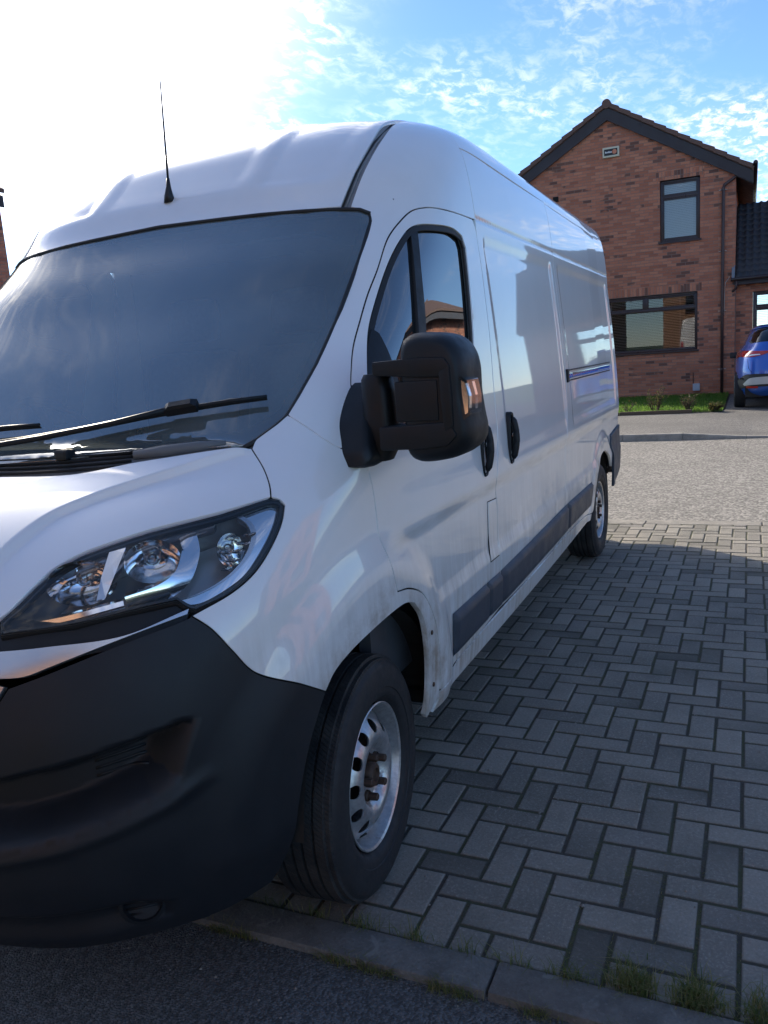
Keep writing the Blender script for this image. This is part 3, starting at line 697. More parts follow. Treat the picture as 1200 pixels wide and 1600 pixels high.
DOOR_T = [(-.052, .985, 1.36), (-.106, .942, 1.484), (-.152, .924, 1.541), (-.207, .908, 1.601), (-.294, .895, 1.679), (-.384, .884, 1.758), (-.47, .882, 1.834), (-.593, .874, 1.946), (-.683, .881, 2.006), (-.766, .895, 2.051), (-.849, .915, 2.07), (-1.002, .937, 2.079), (-1.294, .943, 2.083)]
DOOR_R = [(-1.331, .945, 2.037), (-1.342, .951, 1.956), (-1.338, .964, 1.828), (-1.325, .983, 1.636), (-1.293, 1.0, 1.433), (-1.285, 1.006, 1.347), (-1.283, 1.012, 1.24), (-1.265, 1.016, 1.17), (-1.225, 1.02, 1.07), (-1.222, 1.02, 1.0), (-1.236, 1.02, .95), (-1.232, 1.02, .85), (-1.22, 1.016, .675), (-1.215, 1.005, .50)]
door_loop = DOOR_F[:0:-1]
door_loop = [DOOR_F[0]]+DOOR_T+DOOR_R+[sx(-1.0, .487), sx(-.7, .478), (-.445, 1.003, .470)]+ARCH_G[::-1]+DOOR_F[:0:-1]
WIN = [(-.25, .935, 1.60), (-.302, .919, 1.655), (-.415, .904, 1.757), (-.531, .899, 1.862), (-.625, .9, 1.933), (-.708, .905, 1.983), (-.76, .914, 2.0), (-.888, .935, 2.013), (-1.055, .944, 2.017), (-1.144, .946, 2.001), (-1.171, .95, 1.959), (-1.150, .965, 1.817), (-1.118, .98, 1.667), (-1.085, .991, 1.542), (-1.05, 1.004, 1.40), (-1.03, 1.005, 1.376), (-.30, 1.003, 1.366), (-.15, .99, 1.372), (-.13, .975, 1.42)]
GUT_R = [(-.714, .746, 2.185), (-.89, .745, 2.325), (-1.091, .73, 2.432)]
GUT_L = [(-.717, .722, 2.202), (-.872, .720, 2.325), (-1.054, .700, 2.43)]
SL_F = [sx(-1.322, 2.36), (-1.318, .921, 2.27), (-1.325, .935, 2.175), (-1.33, .943, 2.085)]
SL_R = [(-2.800, .885, 2.362), (-2.80, .931, 2.095), (-2.80, .954, 1.808), (-2.785, .986, 1.46), (-2.745, 1.001, 1.235), (-2.66, 1.01, .939), (-2.64, 1.006, .683), (-2.63, .995, .500)]
frame_loop = WS_SIDE[::-1]+[(-.606, .740, 2.062)]+GUT_R+[tx(-1.335, .725), tx(-1.335, .80)]+SL_F+DOOR_T[::-1]+[DOOR_F[0]]+PILLAR[::-1]
frame_loop = [p for i, p in enumerate(frame_loop) if not (p == WS_SIDE[0])]
cap_loop = [fx(0, 2.089)]+[(a, b, c+.004) for a, b, c in WS_TOP]+[(-.592, .712, 2.064)]+GUT_L+[tx(-1.335, .695), tx(-1.335, .4), tx(-1.335, 0.)]+[tuple(vt(x, 0.)) for x in (-1.25, -1.15, -1.05, -.98)]+prof(2.44, 2.105)
panel('windscreen', ws_loop, 'windscreen_glass', van, sym=True, sp=.02, gap=.004, flange=.006, off=-.004)
# black printed border of the windscreen, just under the glass
Dv, e1, e2 = DL
def shrink(loop, g, keep=lambda p: False):
    L = np.array(loop); c = []
    n = len(L); N = gradn(van_F, L)
    for i in range(n):
        t = L[(i+1) % n]-L[i-1]; d = np.cross(t, N[i]); d /= max(np.linalg.norm(d), 1e-9); c.append(L[i]-d*g if not keep(L[i]) else L[i])
    return np.array(c)
ws_edge = WS_TOP+WS_SIDE+WS_LOW
xs_ = np.linspace(.232, .76, 90); yc_ = pchip(BX, BY, xs_)
CREASE = [tuple(vt(a, b)) for a, b in zip(xs_, yc_)]
sA = np.cross(np.array(ws_edge[1])-np.array(ws_edge[0]), gradn(van_F, np.array([ws_edge[0]]))[0])
def off_line(L, g):
    L = np.array(L, float); N = gradn(van_F, L); out = []
    for i in range(len(L)):
        t = L[min(i+1, len(L)-1)]-L[max(i-1, 0)]; d = np.cross(N[i], t); d /= np.linalg.norm(d); out.append(L[i]+d*g)
    return out
inn = off_line([fx(0, 2.085)]+ws_edge+[fx(.6, 1.362), fx(.3, 1.345), fx(0, 1.335)], -1.)
sgn = 1. if np.linalg.norm(np.array(inn[8])-np.array([.5, 0, 1.7])) < np.linalg.norm(np.array(ws_edge[7])-np.array([.5, 0, 1.7])) else -1.
fullw = [fx(0, 2.085)]+ws_edge+[fx(.6, 1.362), fx(.3, 1.345), fx(0, 1.335)]
wid = [-.030*sgn]*len(fullw)
def ring_inner(L, ws_):
    L = np.array(L, float); N = gradn(van_F, L); out = []
    for i in range(len(L)):
        t = L[min(i+1, len(L)-1)]-L[max(i-1, 0)]; d = np.cross(N[i], t); d /= np.linalg.norm(d); out.append(L[i]+d*ws_[i])
    return np.array(out)
wids = np.array([.030]*4+[.032]*3+[.034]*4+[.034, .036, .045, .06, .075, .085, .09, .09, .09, .09][:len(fullw)-11])
wids = np.concatenate([wids, [.09]*(len(fullw)-len(wids))])
ri = ring_inner(fullw, -sgn*wids if False else wids)
# choose the side that lies inside the glass
qa = np.stack([np.array(ws_loop)@e1, np.array(ws_loop)@e2], -1); qi = np.stack([ri@e1, ri@e2], -1)
if pip(qi[6:9], qa).sum() < 2: ri = ring_inner(fullw, -wids)
ri[0, 1] = 0.; ri[-1, 1] = 0.
ri = np.array([lift(van_F, (p+Dv*.6)[None], -Dv, 1.4, 60)[0][0] for p in ri]); ri[0] = vf(0, ri[0][2]); ri[-1] = vf(0, ri[-1][2])
panel('windscreen_border', fullw+prof(1.345, float(ri[-1][2]))[:]+[tuple(p) for p in ri[::-1]]+prof(float(ri[0][2])+.004, 2.08, .01)[:], 'frit', van, sym=True, sp=.022, gap=.003, flange=0, off=-.0075)
simple('sticker_blue', (.22, .30, .34), .4)
panel('windscreen_sticker', [(.229, .54, 1.408), (.214, .625, 1.408), (.237, .639, 1.388), (.252, .557, 1.389)], 'sticker_blue', van, sp=.02, gap=0, flange=0, off=-.0055, both=False)
ov = [(-.295+.075*math.cos(a), -.31+.16*math.sin(a)+.03*math.cos(a), 1.85+.066*math.cos(a)) for a in np.linspace(0, 2*math.pi, 28, endpoint=False)]
ov = [tuple(lift(van_F, (np.array(p)+Dv*.3)[None], -Dv, .8, 40)[0][0]) for p in ov]; oc = np.array(ov).mean(0)
panel('oval_sticker', ov, 'sticker_blue', van, holes=[[tuple(oc+(np.array(p)-oc)*.93) for p in ov]], sp=.012, gap=0, flange=0, off=-.008, both=False)
panel('bonnet', bonnet_loop, 'paint', van, sym=True, sp=.0105, lines=[(CREASE, .014)])
panel('front_wing', wing_loop, 'paint', van, sp=.0105)
panel('roof_cap', cap_loop, 'paint', van, sym=True, sp=.0105)
panel('side_frame', frame_loop, 'paint', van, sp=.0105)
# ditch channel between cap and side, running back along the roof
RX = [-1.5, -2.0, -2.6, -3.3, -4.0, -4.6, -4.78]
ditch = [(-.588, .704, 2.066)]+[(a, b-.004, c) for a, b, c in GUT_L]+[tx(-1.335, .690)]+[tx(x, .690) for x in RX]+[tx(x, .735) for x in RX[::-1]]+[tx(-1.335, .735)]+[(a, b+.006, c) for a, b, c in GUT_R[::-1]]+[(-.61, .748, 2.062)]
panel('roof_ditch', ditch, 'interior_light', van, sp=.02, off=-.013, flange=0, gap=0)
for yy_ in (.7145, .7275):
    pts = [p for p in [(-.60, yy_, 2.07), (-.714, yy_+.006, 2.195), (-.88, yy_+.006, 2.325), (-1.07, yy_, 2.43)]]
    pts = [tuple(lift(van_F, (np.array(p)+Dv*.4)[None], -Dv, 1., 40)[0][0]) for p in pts]+[tx(x, yy_) for x in (-1.335, -1.7, -2.4, -3.4, -4.7)]
    P_ = np.array(pts)-gradn(van_F, np.array(pts))*.009
    for s in (1, -1): MB().tube([(a, s*b, c) for a, b, c in P_], .0032, 6).build('roof_seal', 'rubber' if yy_ < .72 else 'interior_light', van, smooth=True)
# roof panel and the side rail above the sliding door
roof_loop = [tx(-1.338, 0.), tx(-1.338, .4), tx(-1.338, .692)]+[tx(x, .692) for x in RX]+[tx(-4.80, .5), tx(-4.81, .25), tx(-4.81, 0.)]+[tx(x, 0.) for x in np.arange(-4.7, -1.4, .1)]
panel('roof_panel', roof_loop, 'paint', van, sym=True, sp=.04, D=basis((.30, .35, .88)))
def tail(z, k=.045):                                         # where the flank turns into the rear face
    b_ = np.interp(z, ZQ, CUR[2])*(1-.0207); return tuple(vr(b_-k*b_, z))
rail_loop = [tx(-1.338, .733), tx(-1.338, .80)]+[SL_F[0]]+[sx(x, 2.362) for x in (-1.9, -2.5, -2.8, -3.3, -3.9, -4.5)]+[tail(2.362, .02), tail(2.42, .02)]+[tx(-4.79, .733)]+[tx(x, .733) for x in RX[::-1]]
panel('roof_rail', rail_loop, 'paint', van, sp=.025)
slide_loop = SL_F+DOOR_R+[sx(-1.7, .490), sx(-2.2, .492)]+SL_R[::-1]+[sx(x, 2.358) for x in (-2.3, -1.8)]
panel('sliding_door', slide_loop, 'paint', van, sp=.0115, gap=.0035)
ARC = [(-4.0+.445*math.cos(a), .375+.435*math.sin(a)) for a in np.linspace(rad(12), rad(172), 22)]
rear_loop = SL_R+[sx(-2.9, .490), sx(-3.3, .475), sx(-3.53, .455)]+[sx(a, b) for a, b in ARC[:18]]+[sx(-4.38, .80), sx(-4.40, .885), sx(-4.6, .905), tail(.905)]+[tail(z) for z in (1.1, 1.4, 1.7, 2.0, 2.2, 2.3)]+[tail(2.358, .02)]+[sx(x, 2.358) for x in (-4.5, -3.9, -3.3)]
panel('rear_side_panel', rear_loop, 'paint', van, sp=.0125)
panel('sill', [sx(-.44, .466), sx(-.7, .474), sx(-1.0, .483), sx(-1.7, .486), sx(-2.2, .488), sx(-2.63, .494), sx(-2.9, .486), sx(-3.3, .471), sx(-3.50, .452), sx(-3.48, .41), sx(-2.6, .40), sx(-1.5, .40), sx(-.7, .40), sx(-.40, .40)], 'paint', van, sp=.025, gap=.0015)
# --- doors: window, rubber surround, divider, handles
(cd1, cd2) = panel('cab_door', door_loop, 'paint', van, holes=[WIN], sp=.0105, gap=.003)
def door_side(s): return cd1 if s > 0 else cd2
def flipy(L, s): return [(a, s*b, c) for a, b, c in L]
def one(name, loop, mat, par2, **k):
    a, b = panel(name, loop, mat, None, **k); a.parent, b.parent = par2; return a, b
one('window_glass', WIN, 'side_glass', (cd1, cd2), sp=.03, gap=-.004, flange=0, off=-.016, disp=no_disp)
inner = shrink(WIN, .020)
qq = np.stack([inner@e1, inner@e2], -1); wq = np.stack([np.array(WIN)@e1, np.array(WIN)@e2], -1)
if pip(qq, wq).mean() < .6: inner = shrink(WIN, -.020)
one('window_seal', WIN, 'rubber', (cd1, cd2), holes=[[tuple(p) for p in inner]], sp=.016, gap=.001, flange=.008, off=-.003, disp=no_disp)
one('quarter_divider', [(-.724, .905, 1.996), (-.763, .918, 2.004), (-.70, .940, 1.85), (-.63, .975, 1.65), (-.57, .99, 1.52), (-.54, 1.0, 1.38), (-.49, 1.0, 1.38), (-.52, .985, 1.52), (-.575, .965, 1.65), (-.66, .93, 1.85)], 'black_plastic', (cd1, cd2), sp=.02, gap=0, flange=.012, off=-.004, disp=no_disp)
one('window_inner_frame', [(-.25, .935, 1.60), (-.13, .975, 1.42), (-.15, .99, 1.372), (-.36, 1.003, 1.369), (-.34, .99, 1.45), (-.335, .955, 1.56), (-.33, .93, 1.63), (-.31, .92, 1.648)], 'black_plastic', (cd1, cd2), sp=.02, gap=0, flange=.012, off=.002, disp=no_disp)
def handle(xc, zc, tilt, parent, s):
    y0 = float(vs(xc, zc)[1]); mb = MB(); ring = []
    for k in range(28):
        a = 2*math.pi*k/28; ring.append((.034*np.sign(math.cos(a))*abs(math.cos(a))**.7, .112*np.sign(math.sin(a))*abs(math.sin(a))**.6))
    def R(sc1, sc2, y): return [(xc+p*sc1+q*sc2*tilt, y, zc+q*sc2) for p, q in ring]
    lay = [R(1, 1, y0-.02), R(1, 1, y0+.006), R(.90, .97, y0+.011), R(.72, .90, y0+.008), R(.60, .84, y0-.012)]
    V = [(a, s*b, c) for l in lay for a, b, c in l]; n = 28
    Fc = [(i*n+k, i*n+(k+1) % n, (i+1)*n+(k+1) % n, (i+1)*n+k) for i in range(4) for k in range(n)]+[tuple(range(4*n, 5*n))]
    if s < 0: Fc = [f[::-1] for f in Fc]
    o = mesh('handle', V, Fc, 'black_plastic', parent, angle=50)
    b = MB(); pts = [(xc+.006+q*tilt, s*(y0+.012+.018*math.cos(q/.09*1.45)), zc+q) for q in np.linspace(-.088, .088, 13)]
    b.tube(pts, [.008]+[.0145]*11+[.008], 10); b.build('grip', 'black_plastic', o, smooth=True)
    MB().lathe([(s*(y0+.004), .011), (s*(y0+.012), .011), (s*(y0+.013), .009), (s*(y0+.013), .0)], 16, 'y', (xc-.026, 0, zc+.012)).build('lock', 'silver_trim', o, smooth=True)
    return o
sdoors = [o for o in van.children if o.name.startswith('sliding_door')]
for s in (1, -1):
    handle(-1.075, 1.197, -.04, door_side(s), s); handle(-1.462, 1.193, -.04, sdoors[0 if s > 0 else 1], s)
# fuel flap
panel('fuel_flap', [(-1.105, 1.02, .976), (-1.224, 1.02, .970), (-1.208, 1.018, .738), (-1.09, 1.018, .740)], 'paint', van, sp=.02, off=.0035, flange=.006, both=False, corner=60)
for a in ([(-1.103, 1.0, .978), (-1.228, 1.0, .972)], [(-1.087, 1.0, .737), (-1.21, 1.0, .735)], [(-1.102, 1.0, .978), (-1.087, 1.0, .737)]):
    P_ = on_skin([sx(p[0], p[2]) for p in (a[0], tuple((np.array(a[0])+np.array(a[1]))/2), a[1])], -.001); MB().tube(P_, .0024, 6).build('flap_gap', 'gap_dark', van, smooth=True)
# side rubbing strips
def strip(name, quad, s, parent):
    (x0, z0, x0b, z0b), (x1, z1, x1b, z1b) = quad; V = []; n = 40; m = 9
    for i in range(n+1):
        t = i/n; e = min(t, 1-t)*abs(x1-x0)
        for k in range(m+1):
            q = k/m; xa = (x0*(1-t)+x1*t)*(1-q)+(x0b*(1-t)+x1b*t)*q; za = (z0*(1-t)+z1*t)*(1-q)+(z0b*(1-t)+z1b*t)*q
            d_ = .019*min(1, (max(0, min(q, 1-q)*.15-0)/.018)**.5)*min(1, (e/.02)**.5 if e > 0 else 0); V.append((xa, za, d_))
    base = np.array([vs(x, z) for x, z, d_ in V]); base += gradn(van_F, base)*(van_disp(base)+.002)[:, None]
    P_ = base+np.array([[0, d_, 0] for _, _, d_ in V]); P_[:, 1] *= s
    Fc = [(i*(m+1)+k, (i+1)*(m+1)+k, (i+1)*(m+1)+k+1, i*(m+1)+k+1) for i in range(n) for k in range(m)]
    if s < 0: Fc = [f[::-1] for f in Fc]
    return mesh(name, P_, Fc, 'strip_plastic', parent, angle=50)
for s in (1, -1):
    strip('rubbing_strip', ((-.618, .671, -.614, .513), (-1.024, .667, -1.020, .517)), s, van)
    strip('rubbing_strip', ((-1.030, .667, -1.026, .517), (-1.214, .664, -1.208, .515)), s, van)
    strip('rubbing_strip', ((-1.226, .664, -1.222, .515), (-2.632, .680, -2.628, .522)), s, van)
    strip('rubbing_strip', ((-2.646, .680, -2.642, .522), (-3.50, .668, -3.40, .512)), s, van)
# door rail slot behind the sliding door
for s in (1, -1):
    z_ = 1.400
    P_ = np.array([vs(x, z_) for x in np.linspace(-2.80, -4.52, 24)]); P_[:, 1] += van_disp(P_)
    h0 = .034; V = []
    for x, y, z in P_: V += [(x, s*(y+.004), z+h0), (x, s*(y+.006), z+h0-.008), (x, s*(y-.022), z+h0-.009), (x, s*(y-.022), z-h0+.009), (x, s*(y+.006), z-h0+.008), (x, s*(y+.004), z-h0)]
    Fc = [(i*6+k, i*6+k+1, i*6+k+7, i*6+k+6) for i in range(23) for k in range(5)]
    tr = mesh('door_track', V, Fc, 'black_plastic', van)
    V = []
    for x, y, z in P_: V += [(x, s*(y+.001), z+.012), (x, s*(y+.003), z+.004), (x, s*(y+.001), z-.022)]
    mesh('track_rail', V, [(i*3+k, i*3+k+1, i*3+k+4, i*3+k+3) for i in range(23) for k in range(2)], 'chrome', tr, smooth=True)
    mb = MB(); a = P_[0]; b = P_[1]; mb.box((a[0]-.03, s*a[1]-.012, z_-h0-.004), (a[0]+.012, s*a[1]+.012, z_+h0+.004), .005); mb.build('track_cap', 'black_plastic', tr)
# --- nose: headlights, trims, grille, bumper
panel('nose_backing', [fx(0, 1.05), fx(.3, 1.055), (.77, .501, 1.080), (.728, .655, 1.066), (.638, .778, 1.082), (.597, .829, 1.086), (.575, .857, 1.066), (.592, .850, 1.035), (.70, .755, 1.005), (.78, .635, .99), fx(.5, .955), fx(.3, .945), fx(0, .94)]+prof(.955, 1.04), 'black_plastic', van, sym=True, sp=.02, off=-.014, flange=0, gap=0)
panel('chrome_trim', [(.586, .854, 1.058), (.694, .761, 1.026), (.771, .633, 1.019), (.81, .534, 1.014), fx(.3, 1.0), fx(0, .995)]+prof(.99, .955)+[fx(.3, .958), fx(.52, .966), (.818, .602, .968), (.789, .645, .981), (.713, .743, 1.014), (.594, .854, 1.047)], 'silver_trim', van, sym=True, sp=.014, off=.006, flange=.02, gap=.001)
hls = [panel('headlight', HL, 'lens', van, sp=.016, gap=.002, flange=0, off=.001)]
hl1, hl2 = hls[0]
HLs = np.array(HL)
def hpanel(name, loop, mat, off, **k):
    a, b = panel(name, loop, mat, None, off=off, **{**dict(sp=.014, gap=0, flange=.01), **k}); a.parent = hl1; b.parent = hl2; return a, b
def L3(pts): return [tuple(lift(van_F, np.array([[2.5, y, z]]), np.array([-1., 0, 0]), 4., 160)[0][0]) for y, z in pts]
hq = HLs@np.stack([e1, e2], 1)
inn_ = shrink(HL, .013); 
if pip(np.stack([inn_@e1, inn_@e2], -1), hq).mean() < .6: inn_ = shrink(HL, -.013)
hpanel('lamp_bezel', HL, 'headlight_black', -.006, holes=[[tuple(p) for p in inn_]], flange=.012, gap=.003)
# bowl: dark back and walls
bk, _ = hpanel('lamp_back', HL, 'lamp_dark', -.110, flange=0, gap=.002)
N_ = gradn(van_F, HLs); V = []
for p, n in zip(HLs, N_): V += [p-n*.004, p-n*.115]
n = len(HLs); Fc = [(2*i, 2*((i+1) % n), 2*((i+1) % n)+1, 2*i+1) for i in range(n)]
for s, h in ((1, hl1), (-1, hl2)): mesh('lamp_wall', [(a, s*b, c) for a, b, c in V], Fc, 'lamp_dark', h)
# silver C-shaped bezel at the outer tip, slanted divider and light bar along the bottom (points on the nose given as y, z measured)
def hp(pts): return [tuple(lift(van_F, (np.array(p)+Dv*.3)[None], -Dv, .8, 40)[0][0]) for p in pts]
tip = [(.318, .905, 1.243), (.304, .926, 1.234), (.318, .940, 1.200), (.365, .940, 1.158), (.425, .928, 1.116), (.49, .905, 1.087), (.560, .868, 1.068), (.585, .845, 1.072)]
tin = [(.372, .866, 1.226), (.365, .886, 1.205), (.373, .902, 1.178), (.405, .910, 1.145), (.455, .903, 1.115), (.51, .885, 1.096), (.565, .856, 1.085), (.588, .835, 1.083)]
hpanel('outer_bezel', hp(tip)+hp(tin[::-1]), 'chrome', -.022, flange=.03)
tin2 = [(p[0]+.012, p[1]-.006, p[2]) for p in tin]
hpanel('outer_line', hp(tin)+hp([(a+.010, b-.009, c-.001) for a, b, c in tin[::-1]]), 'silver_trim', -.016, flange=.02)
div = [(.455, .790, 1.216), (.485, .820, 1.165), (.525, .822, 1.120), (.580, .800, 1.092), (.650, .745, 1.082)]
dv2 = [(.490, .752, 1.211), (.520, .785, 1.165), (.555, .792, 1.122), (.605, .770, 1.098), (.655, .728, 1.094)]
def ribbon(name, pts, w, depth, A, mat):
    A = np.array(A, float); A /= np.linalg.norm(A); Pm = np.array(hp(pts)); Pm = Pm-gradn(van_F, Pm)*depth; V = []
    for i in range(len(Pm)):
        t = Pm[min(i+1, len(Pm)-1)]-Pm[max(i-1, 0)]; sd_ = np.cross(t, A); sd_ /= np.linalg.norm(sd_); sd_ = sd_ if sd_[2] > 0 or abs(sd_[2]) < .3 else -sd_; V += [Pm[i]+sd_*w/2, Pm[i]+A*.004, Pm[i]-sd_*w/2, Pm[i]-sd_*w/2-A*.03, Pm[i]+sd_*w/2-A*.03]
    n = len(Pm); Fc = [(i*5+j, i*5+j+1, i*5+j+6, i*5+j+5) for i in range(n-1) for j in range(3)]+[(i*5+4, i*5, i*5+5, i*5+9) for i in range(n-1)]
    for s, h in ((1, hl1), (-1, hl2)): MB().add([(x, s*y, z) for x, y, z in V], Fc).build(name, mat, h, angle=30)
def spl(pts, k=5):
    P = np.array(pts); t = np.arange(len(P)); tq = np.linspace(0, len(P)-1, (len(P)-1)*k+1); return [tuple(pchip(t.astype(float), P[:, i], np.clip(tq, 0, len(P)-1.0001)) [j] for i in range(3)) for j in range(len(tq))]
ribbon('divider_band', spl([(.470, .775, 1.214), (.500, .803, 1.168), (.540, .808, 1.124), (.592, .785, 1.098), (.650, .738, 1.088)]), .040, .026, (.80, .60, -.04), 'reflector')
ribbon('light_bar', spl([(.655, .735, 1.089), (.69, .695, 1.083), (.735, .633, 1.073), (.768, .562, 1.064), (.780, .530, 1.060)]), .020, .022, (.84, .54, .05), 'reflector')
top_ = [(.420, .825, 1.226), (.525, .703, 1.202), (.58, .640, 1.186), (.625, .590, 1.165)]
tp2 = [(.428, .822, 1.216), (.535, .700, 1.190), (.59, .636, 1.172), (.632, .588, 1.152)]
hpanel('upper_bezel', hp(top_)+hp(tp2[::-1]), 'lamp_grey', -.02, flange=.03)
for s, h in ((1, hl1), (-1, hl2)):
    def bowl(c, r, depth, ax, mat, name, n=28, sq=1.):
        A = Vector(ax).normalized(); U = A.cross(Vector((0, 0, 1))).normalized(); W_ = U.cross(A); V = []
        K = 9
        for i in range(K+1):
            q = i/K; rr = r*q**.75; dp = -depth*(1-q*q)
            for k in range(n): a = 2*math.pi*k/n; V.append(Vector(c)+U*rr*math.cos(a)*sq+W_*rr*math.sin(a)+A*dp)
        V = [(v.x, s*v.y, v.z) for v in V]
        Fc = [(i*n+k, i*n+(k+1) % n, (i+1)*n+(k+1) % n, (i+1)*n+k) for i in range(K) for k in range(n)]
        if s < 0: Fc = [f[::-1] for f in Fc]
        o = mesh(name, V, Fc, mat, h, smooth=True)
        tipv = Vector(c)-A*depth*.98; b = MB().tube([tuple(tipv), tuple(tipv+A*depth*.45), tuple(tipv+A*depth*.62)], [.011, .011, .004], 10); b.v = [(x, s*y, z) for x, y, z in b.v]
        b.build('bulb', 'lens', o, smooth=True)
        bs = MB().tube([tuple(tipv-A*.004), tuple(tipv+A*depth*.16)], [.02, .017], 12); bs.v = [(x, s*y, z) for x, y, z in bs.v]; bs.build('bulb_holder', 'lamp_grey', o, smooth=True)
        return o
    bowl((.640, .612, 1.118), .052, .045, (.80, .60, -.02), 'reflector', 'reflector', sq=1.45)
    bowl((.545, .735, 1.148), .050, .045, (.76, .65, -.02), 'reflector', 'reflector', sq=1.25)
    bowl((.425, .862, 1.150), .040, .035, (.66, .75, .0), 'reflector', 'indicator', sq=.80)
    # blade between the two bowls
    V = [(.590, .655, 1.178), (.575, .690, 1.186), (.600, .690, 1.130), (.648, .682, 1.090), (.660, .668, 1.088), (.625, .655, 1.128)]
    V2 = [(a-.05, b-.045, c) for a, b, c in V]; n = len(V)
    mesh('lamp_blade', [(a, s*b, c) for a, b, c in V+V2], [tuple(range(n)), tuple(range(n, 2*n))[::-1]]+[(i, (i+1) % n, (i+1) % n+n, i+n) for i in range(n)], 'reflector', h)
    for k in range(5):
        t = k/4; c = np.array([.452, .868, 1.112])*(1-t)+np.array([.39, .893, 1.180])*t
        mb = MB(); mb.box((c[0]-.012, s*c[1]-.012, c[2]-.003), (c[0]+.012, s*c[1]+.012, c[2]+.003), .002); mb.build('indicator_step', 'reflector', h)
# grille and bumper
GR = [(0, .942), (.40, .948), (.54, .950), (.50, .89), (.42, .81), (.30, .785), (0, .78)]
panel('grille', [fx(*g) for g in GR]+prof(.79, .93), 'gap_dark', van, sym=True, off=-.05, flange=0, gap=0)
for z_ in (.82, .86, .90, .93):
    ymax = .40+(z_-.82)*1.1
    MB().tube([(lambda p: (p[0]-.015, p[1], p[2]))(vf(y, z_)) for y in np.linspace(-ymax, ymax, 30)], .011, 8).build('grille_slat', 'black_plastic', van, smooth=True)
gs = [fx(.535, .957), fx(.565, .950), fx(.53, .888), fx(.445, .80), fx(.31, .772), fx(.31, .786), fx(.43, .815), fx(.50, .893)]
panel('grille_surround', gs, 'silver_trim', van, sp=.014, off=.004, gap=0)
BL = [(.446, .916, .353), (.43, .946, .447), (.421, .961, .531), (.396, .976, .633), (.362, .988, .708), (.318, .999, .776)]
bump_loop = [(.592, .858, 1.041), (.713, .745, 1.006), (.789, .648, .972), (.818, .604, .958), fx(.572, .948), fx(.535, .886), fx(.448, .795), fx(.31, .768), fx(0, .762)]+prof(.74, .29)+[fx(0, .265), fx(.3, .266), (.757, .513, .270), (.586, .805, .300), (.527, .854, .307), (.455, .899, .322)]+BL+BE
panel('front_bumper', bump_loop, 'bumper_plastic', van, sym=True, sp=.0095, gap=.002, flange=.022)
panel('lower_lip', [fx(0, .262), fx(.3, .263), (.757, .513, .267), (.60, .79, .295), (.56, .79, .27), fx(.5, .235), fx(.3, .228), fx(0, .225)]+prof(.23, .255, .01), 'bumper_plastic', van, sym=True, sp=.02, off=-.012, flange=0, gap=0)
for s in (1, -1):
    f0 = on_skin([(lambda p: tuple(p))(vf(.735, .385))], .0)[0]; A = Vector((.80, .60*s, 0)).normalized(); c = Vector((f0[0], s*f0[1], f0[2])); mb = MB()
    U = A.cross(Vector((0, 0, 1))); 
    def rg(r, d): return [tuple(c+U*r*math.cos(t)+Vector((0, 0, 1))*r*math.sin(t)+A*d) for t in np.linspace(0, 2*math.pi, 28, endpoint=False)]
    V = sum([rg(.052, -.01), rg(.052, .010), rg(.043, .012), rg(.040, -.006), rg(.001, -.008)], []); mb.add(V, [(i*28+k, i*28+(k+1) % 28, (i+1)*28+(k+1) % 28, (i+1)*28+k) for i in range(4) for k in range(28)])
    fl = mb.build('fog_blank', 'black_plastic', van, angle=40)
    for q in range(5): mb = MB(); zz = -.028+.014*q; w_ = math.sqrt(.04**2-zz*zz); mb.tube([tuple(c+U*(-w_)+Vector((0, 0, zz))), tuple(c+U*w_+Vector((0, 0, zz)))], .003, 6); mb.build('blank_rib', 'black_plastic', fl, smooth=True)
    # vent slats inside the bumper pocket
    for q in range(4):
        z0 = .700+.019*q; pts = [vf(y, z0+.18*(y-.7)) for y in np.linspace(.715, .815, 8)]; pts = on_skin(pts, -.002); mb = MB().tube([(a, s*b, c_) for a, b, c_ in pts], .0045, 6); mb.build('vent_slat', 'black_plastic', van, smooth=True)
# rear bumper and tail
RB = [sx(-4.425, .545), sx(-4.405, .68), sx(-4.385, .79), sx(-4.405, .88), sx(-4.6, .900), tail(.900, .05), tail(.70, .05), tail(.56, .05), sx(-4.72, .53), sx(-4.55, .495), sx(-4.44, .48)]
panel('rear_bumper', RB, 'strip_plastic', van, sp=.02, off=.012)
def rr_(y, z): return tuple(vr(y, z))
kk = lambda z: .955*np.interp(z, ZQ, CUR[2])*(1-.0207)
panel('rear_bumper', [rr_(0, .50), rr_(.4, .50), rr_(.7, .50), rr_(kk(.56)-.02, .52), rr_(kk(.7), .70), rr_(kk(.9), .898), rr_(.7, .90), rr_(.5, .78), rr_(0, .78)]+[rr_(0, z) for z in (.7, .6)], 'strip_plastic', van, sym=True, sp=.04, D=DR, off=.012)
tz = [(.66, 1.46), (.66, .91)]
rd = [rr_(.004, .80), rr_(.49, .80), rr_(.70, .92), rr_(.78, .92), rr_(.78, 1.55), rr_(.87, 1.58), rr_(kk(1.9)-.04, 1.9), rr_(kk(2.2)-.05, 2.2), rr_(kk(2.32)-.07, 2.33), rr_(.7, 2.40), rr_(.3, 2.43), rr_(.004, 2.43)]
for a in panel('rear_door', rd, 'paint', van, sp=.05, D=DR): pass
panel('tail_frame', [rr_(.785, .92), rr_(kk(.95), .915)]+[rr_(kk(z), z) for z in (1.2, 1.5, 1.8, 2.1, 2.3)]+[rr_(kk(2.4), 2.40), tx(-4.80, .6), tx(-4.815, .3), tx(-4.815, 0), rr_(0, 2.437), rr_(.3, 2.437), rr_(.7, 2.407), rr_(kk(2.32)-.06, 2.335), rr_(kk(2.2)-.04, 2.2), rr_(kk(1.9)-.03, 1.9), rr_(.88, 1.58), rr_(.787, 1.55)], 'paint', van, sp=.04, D=DR)
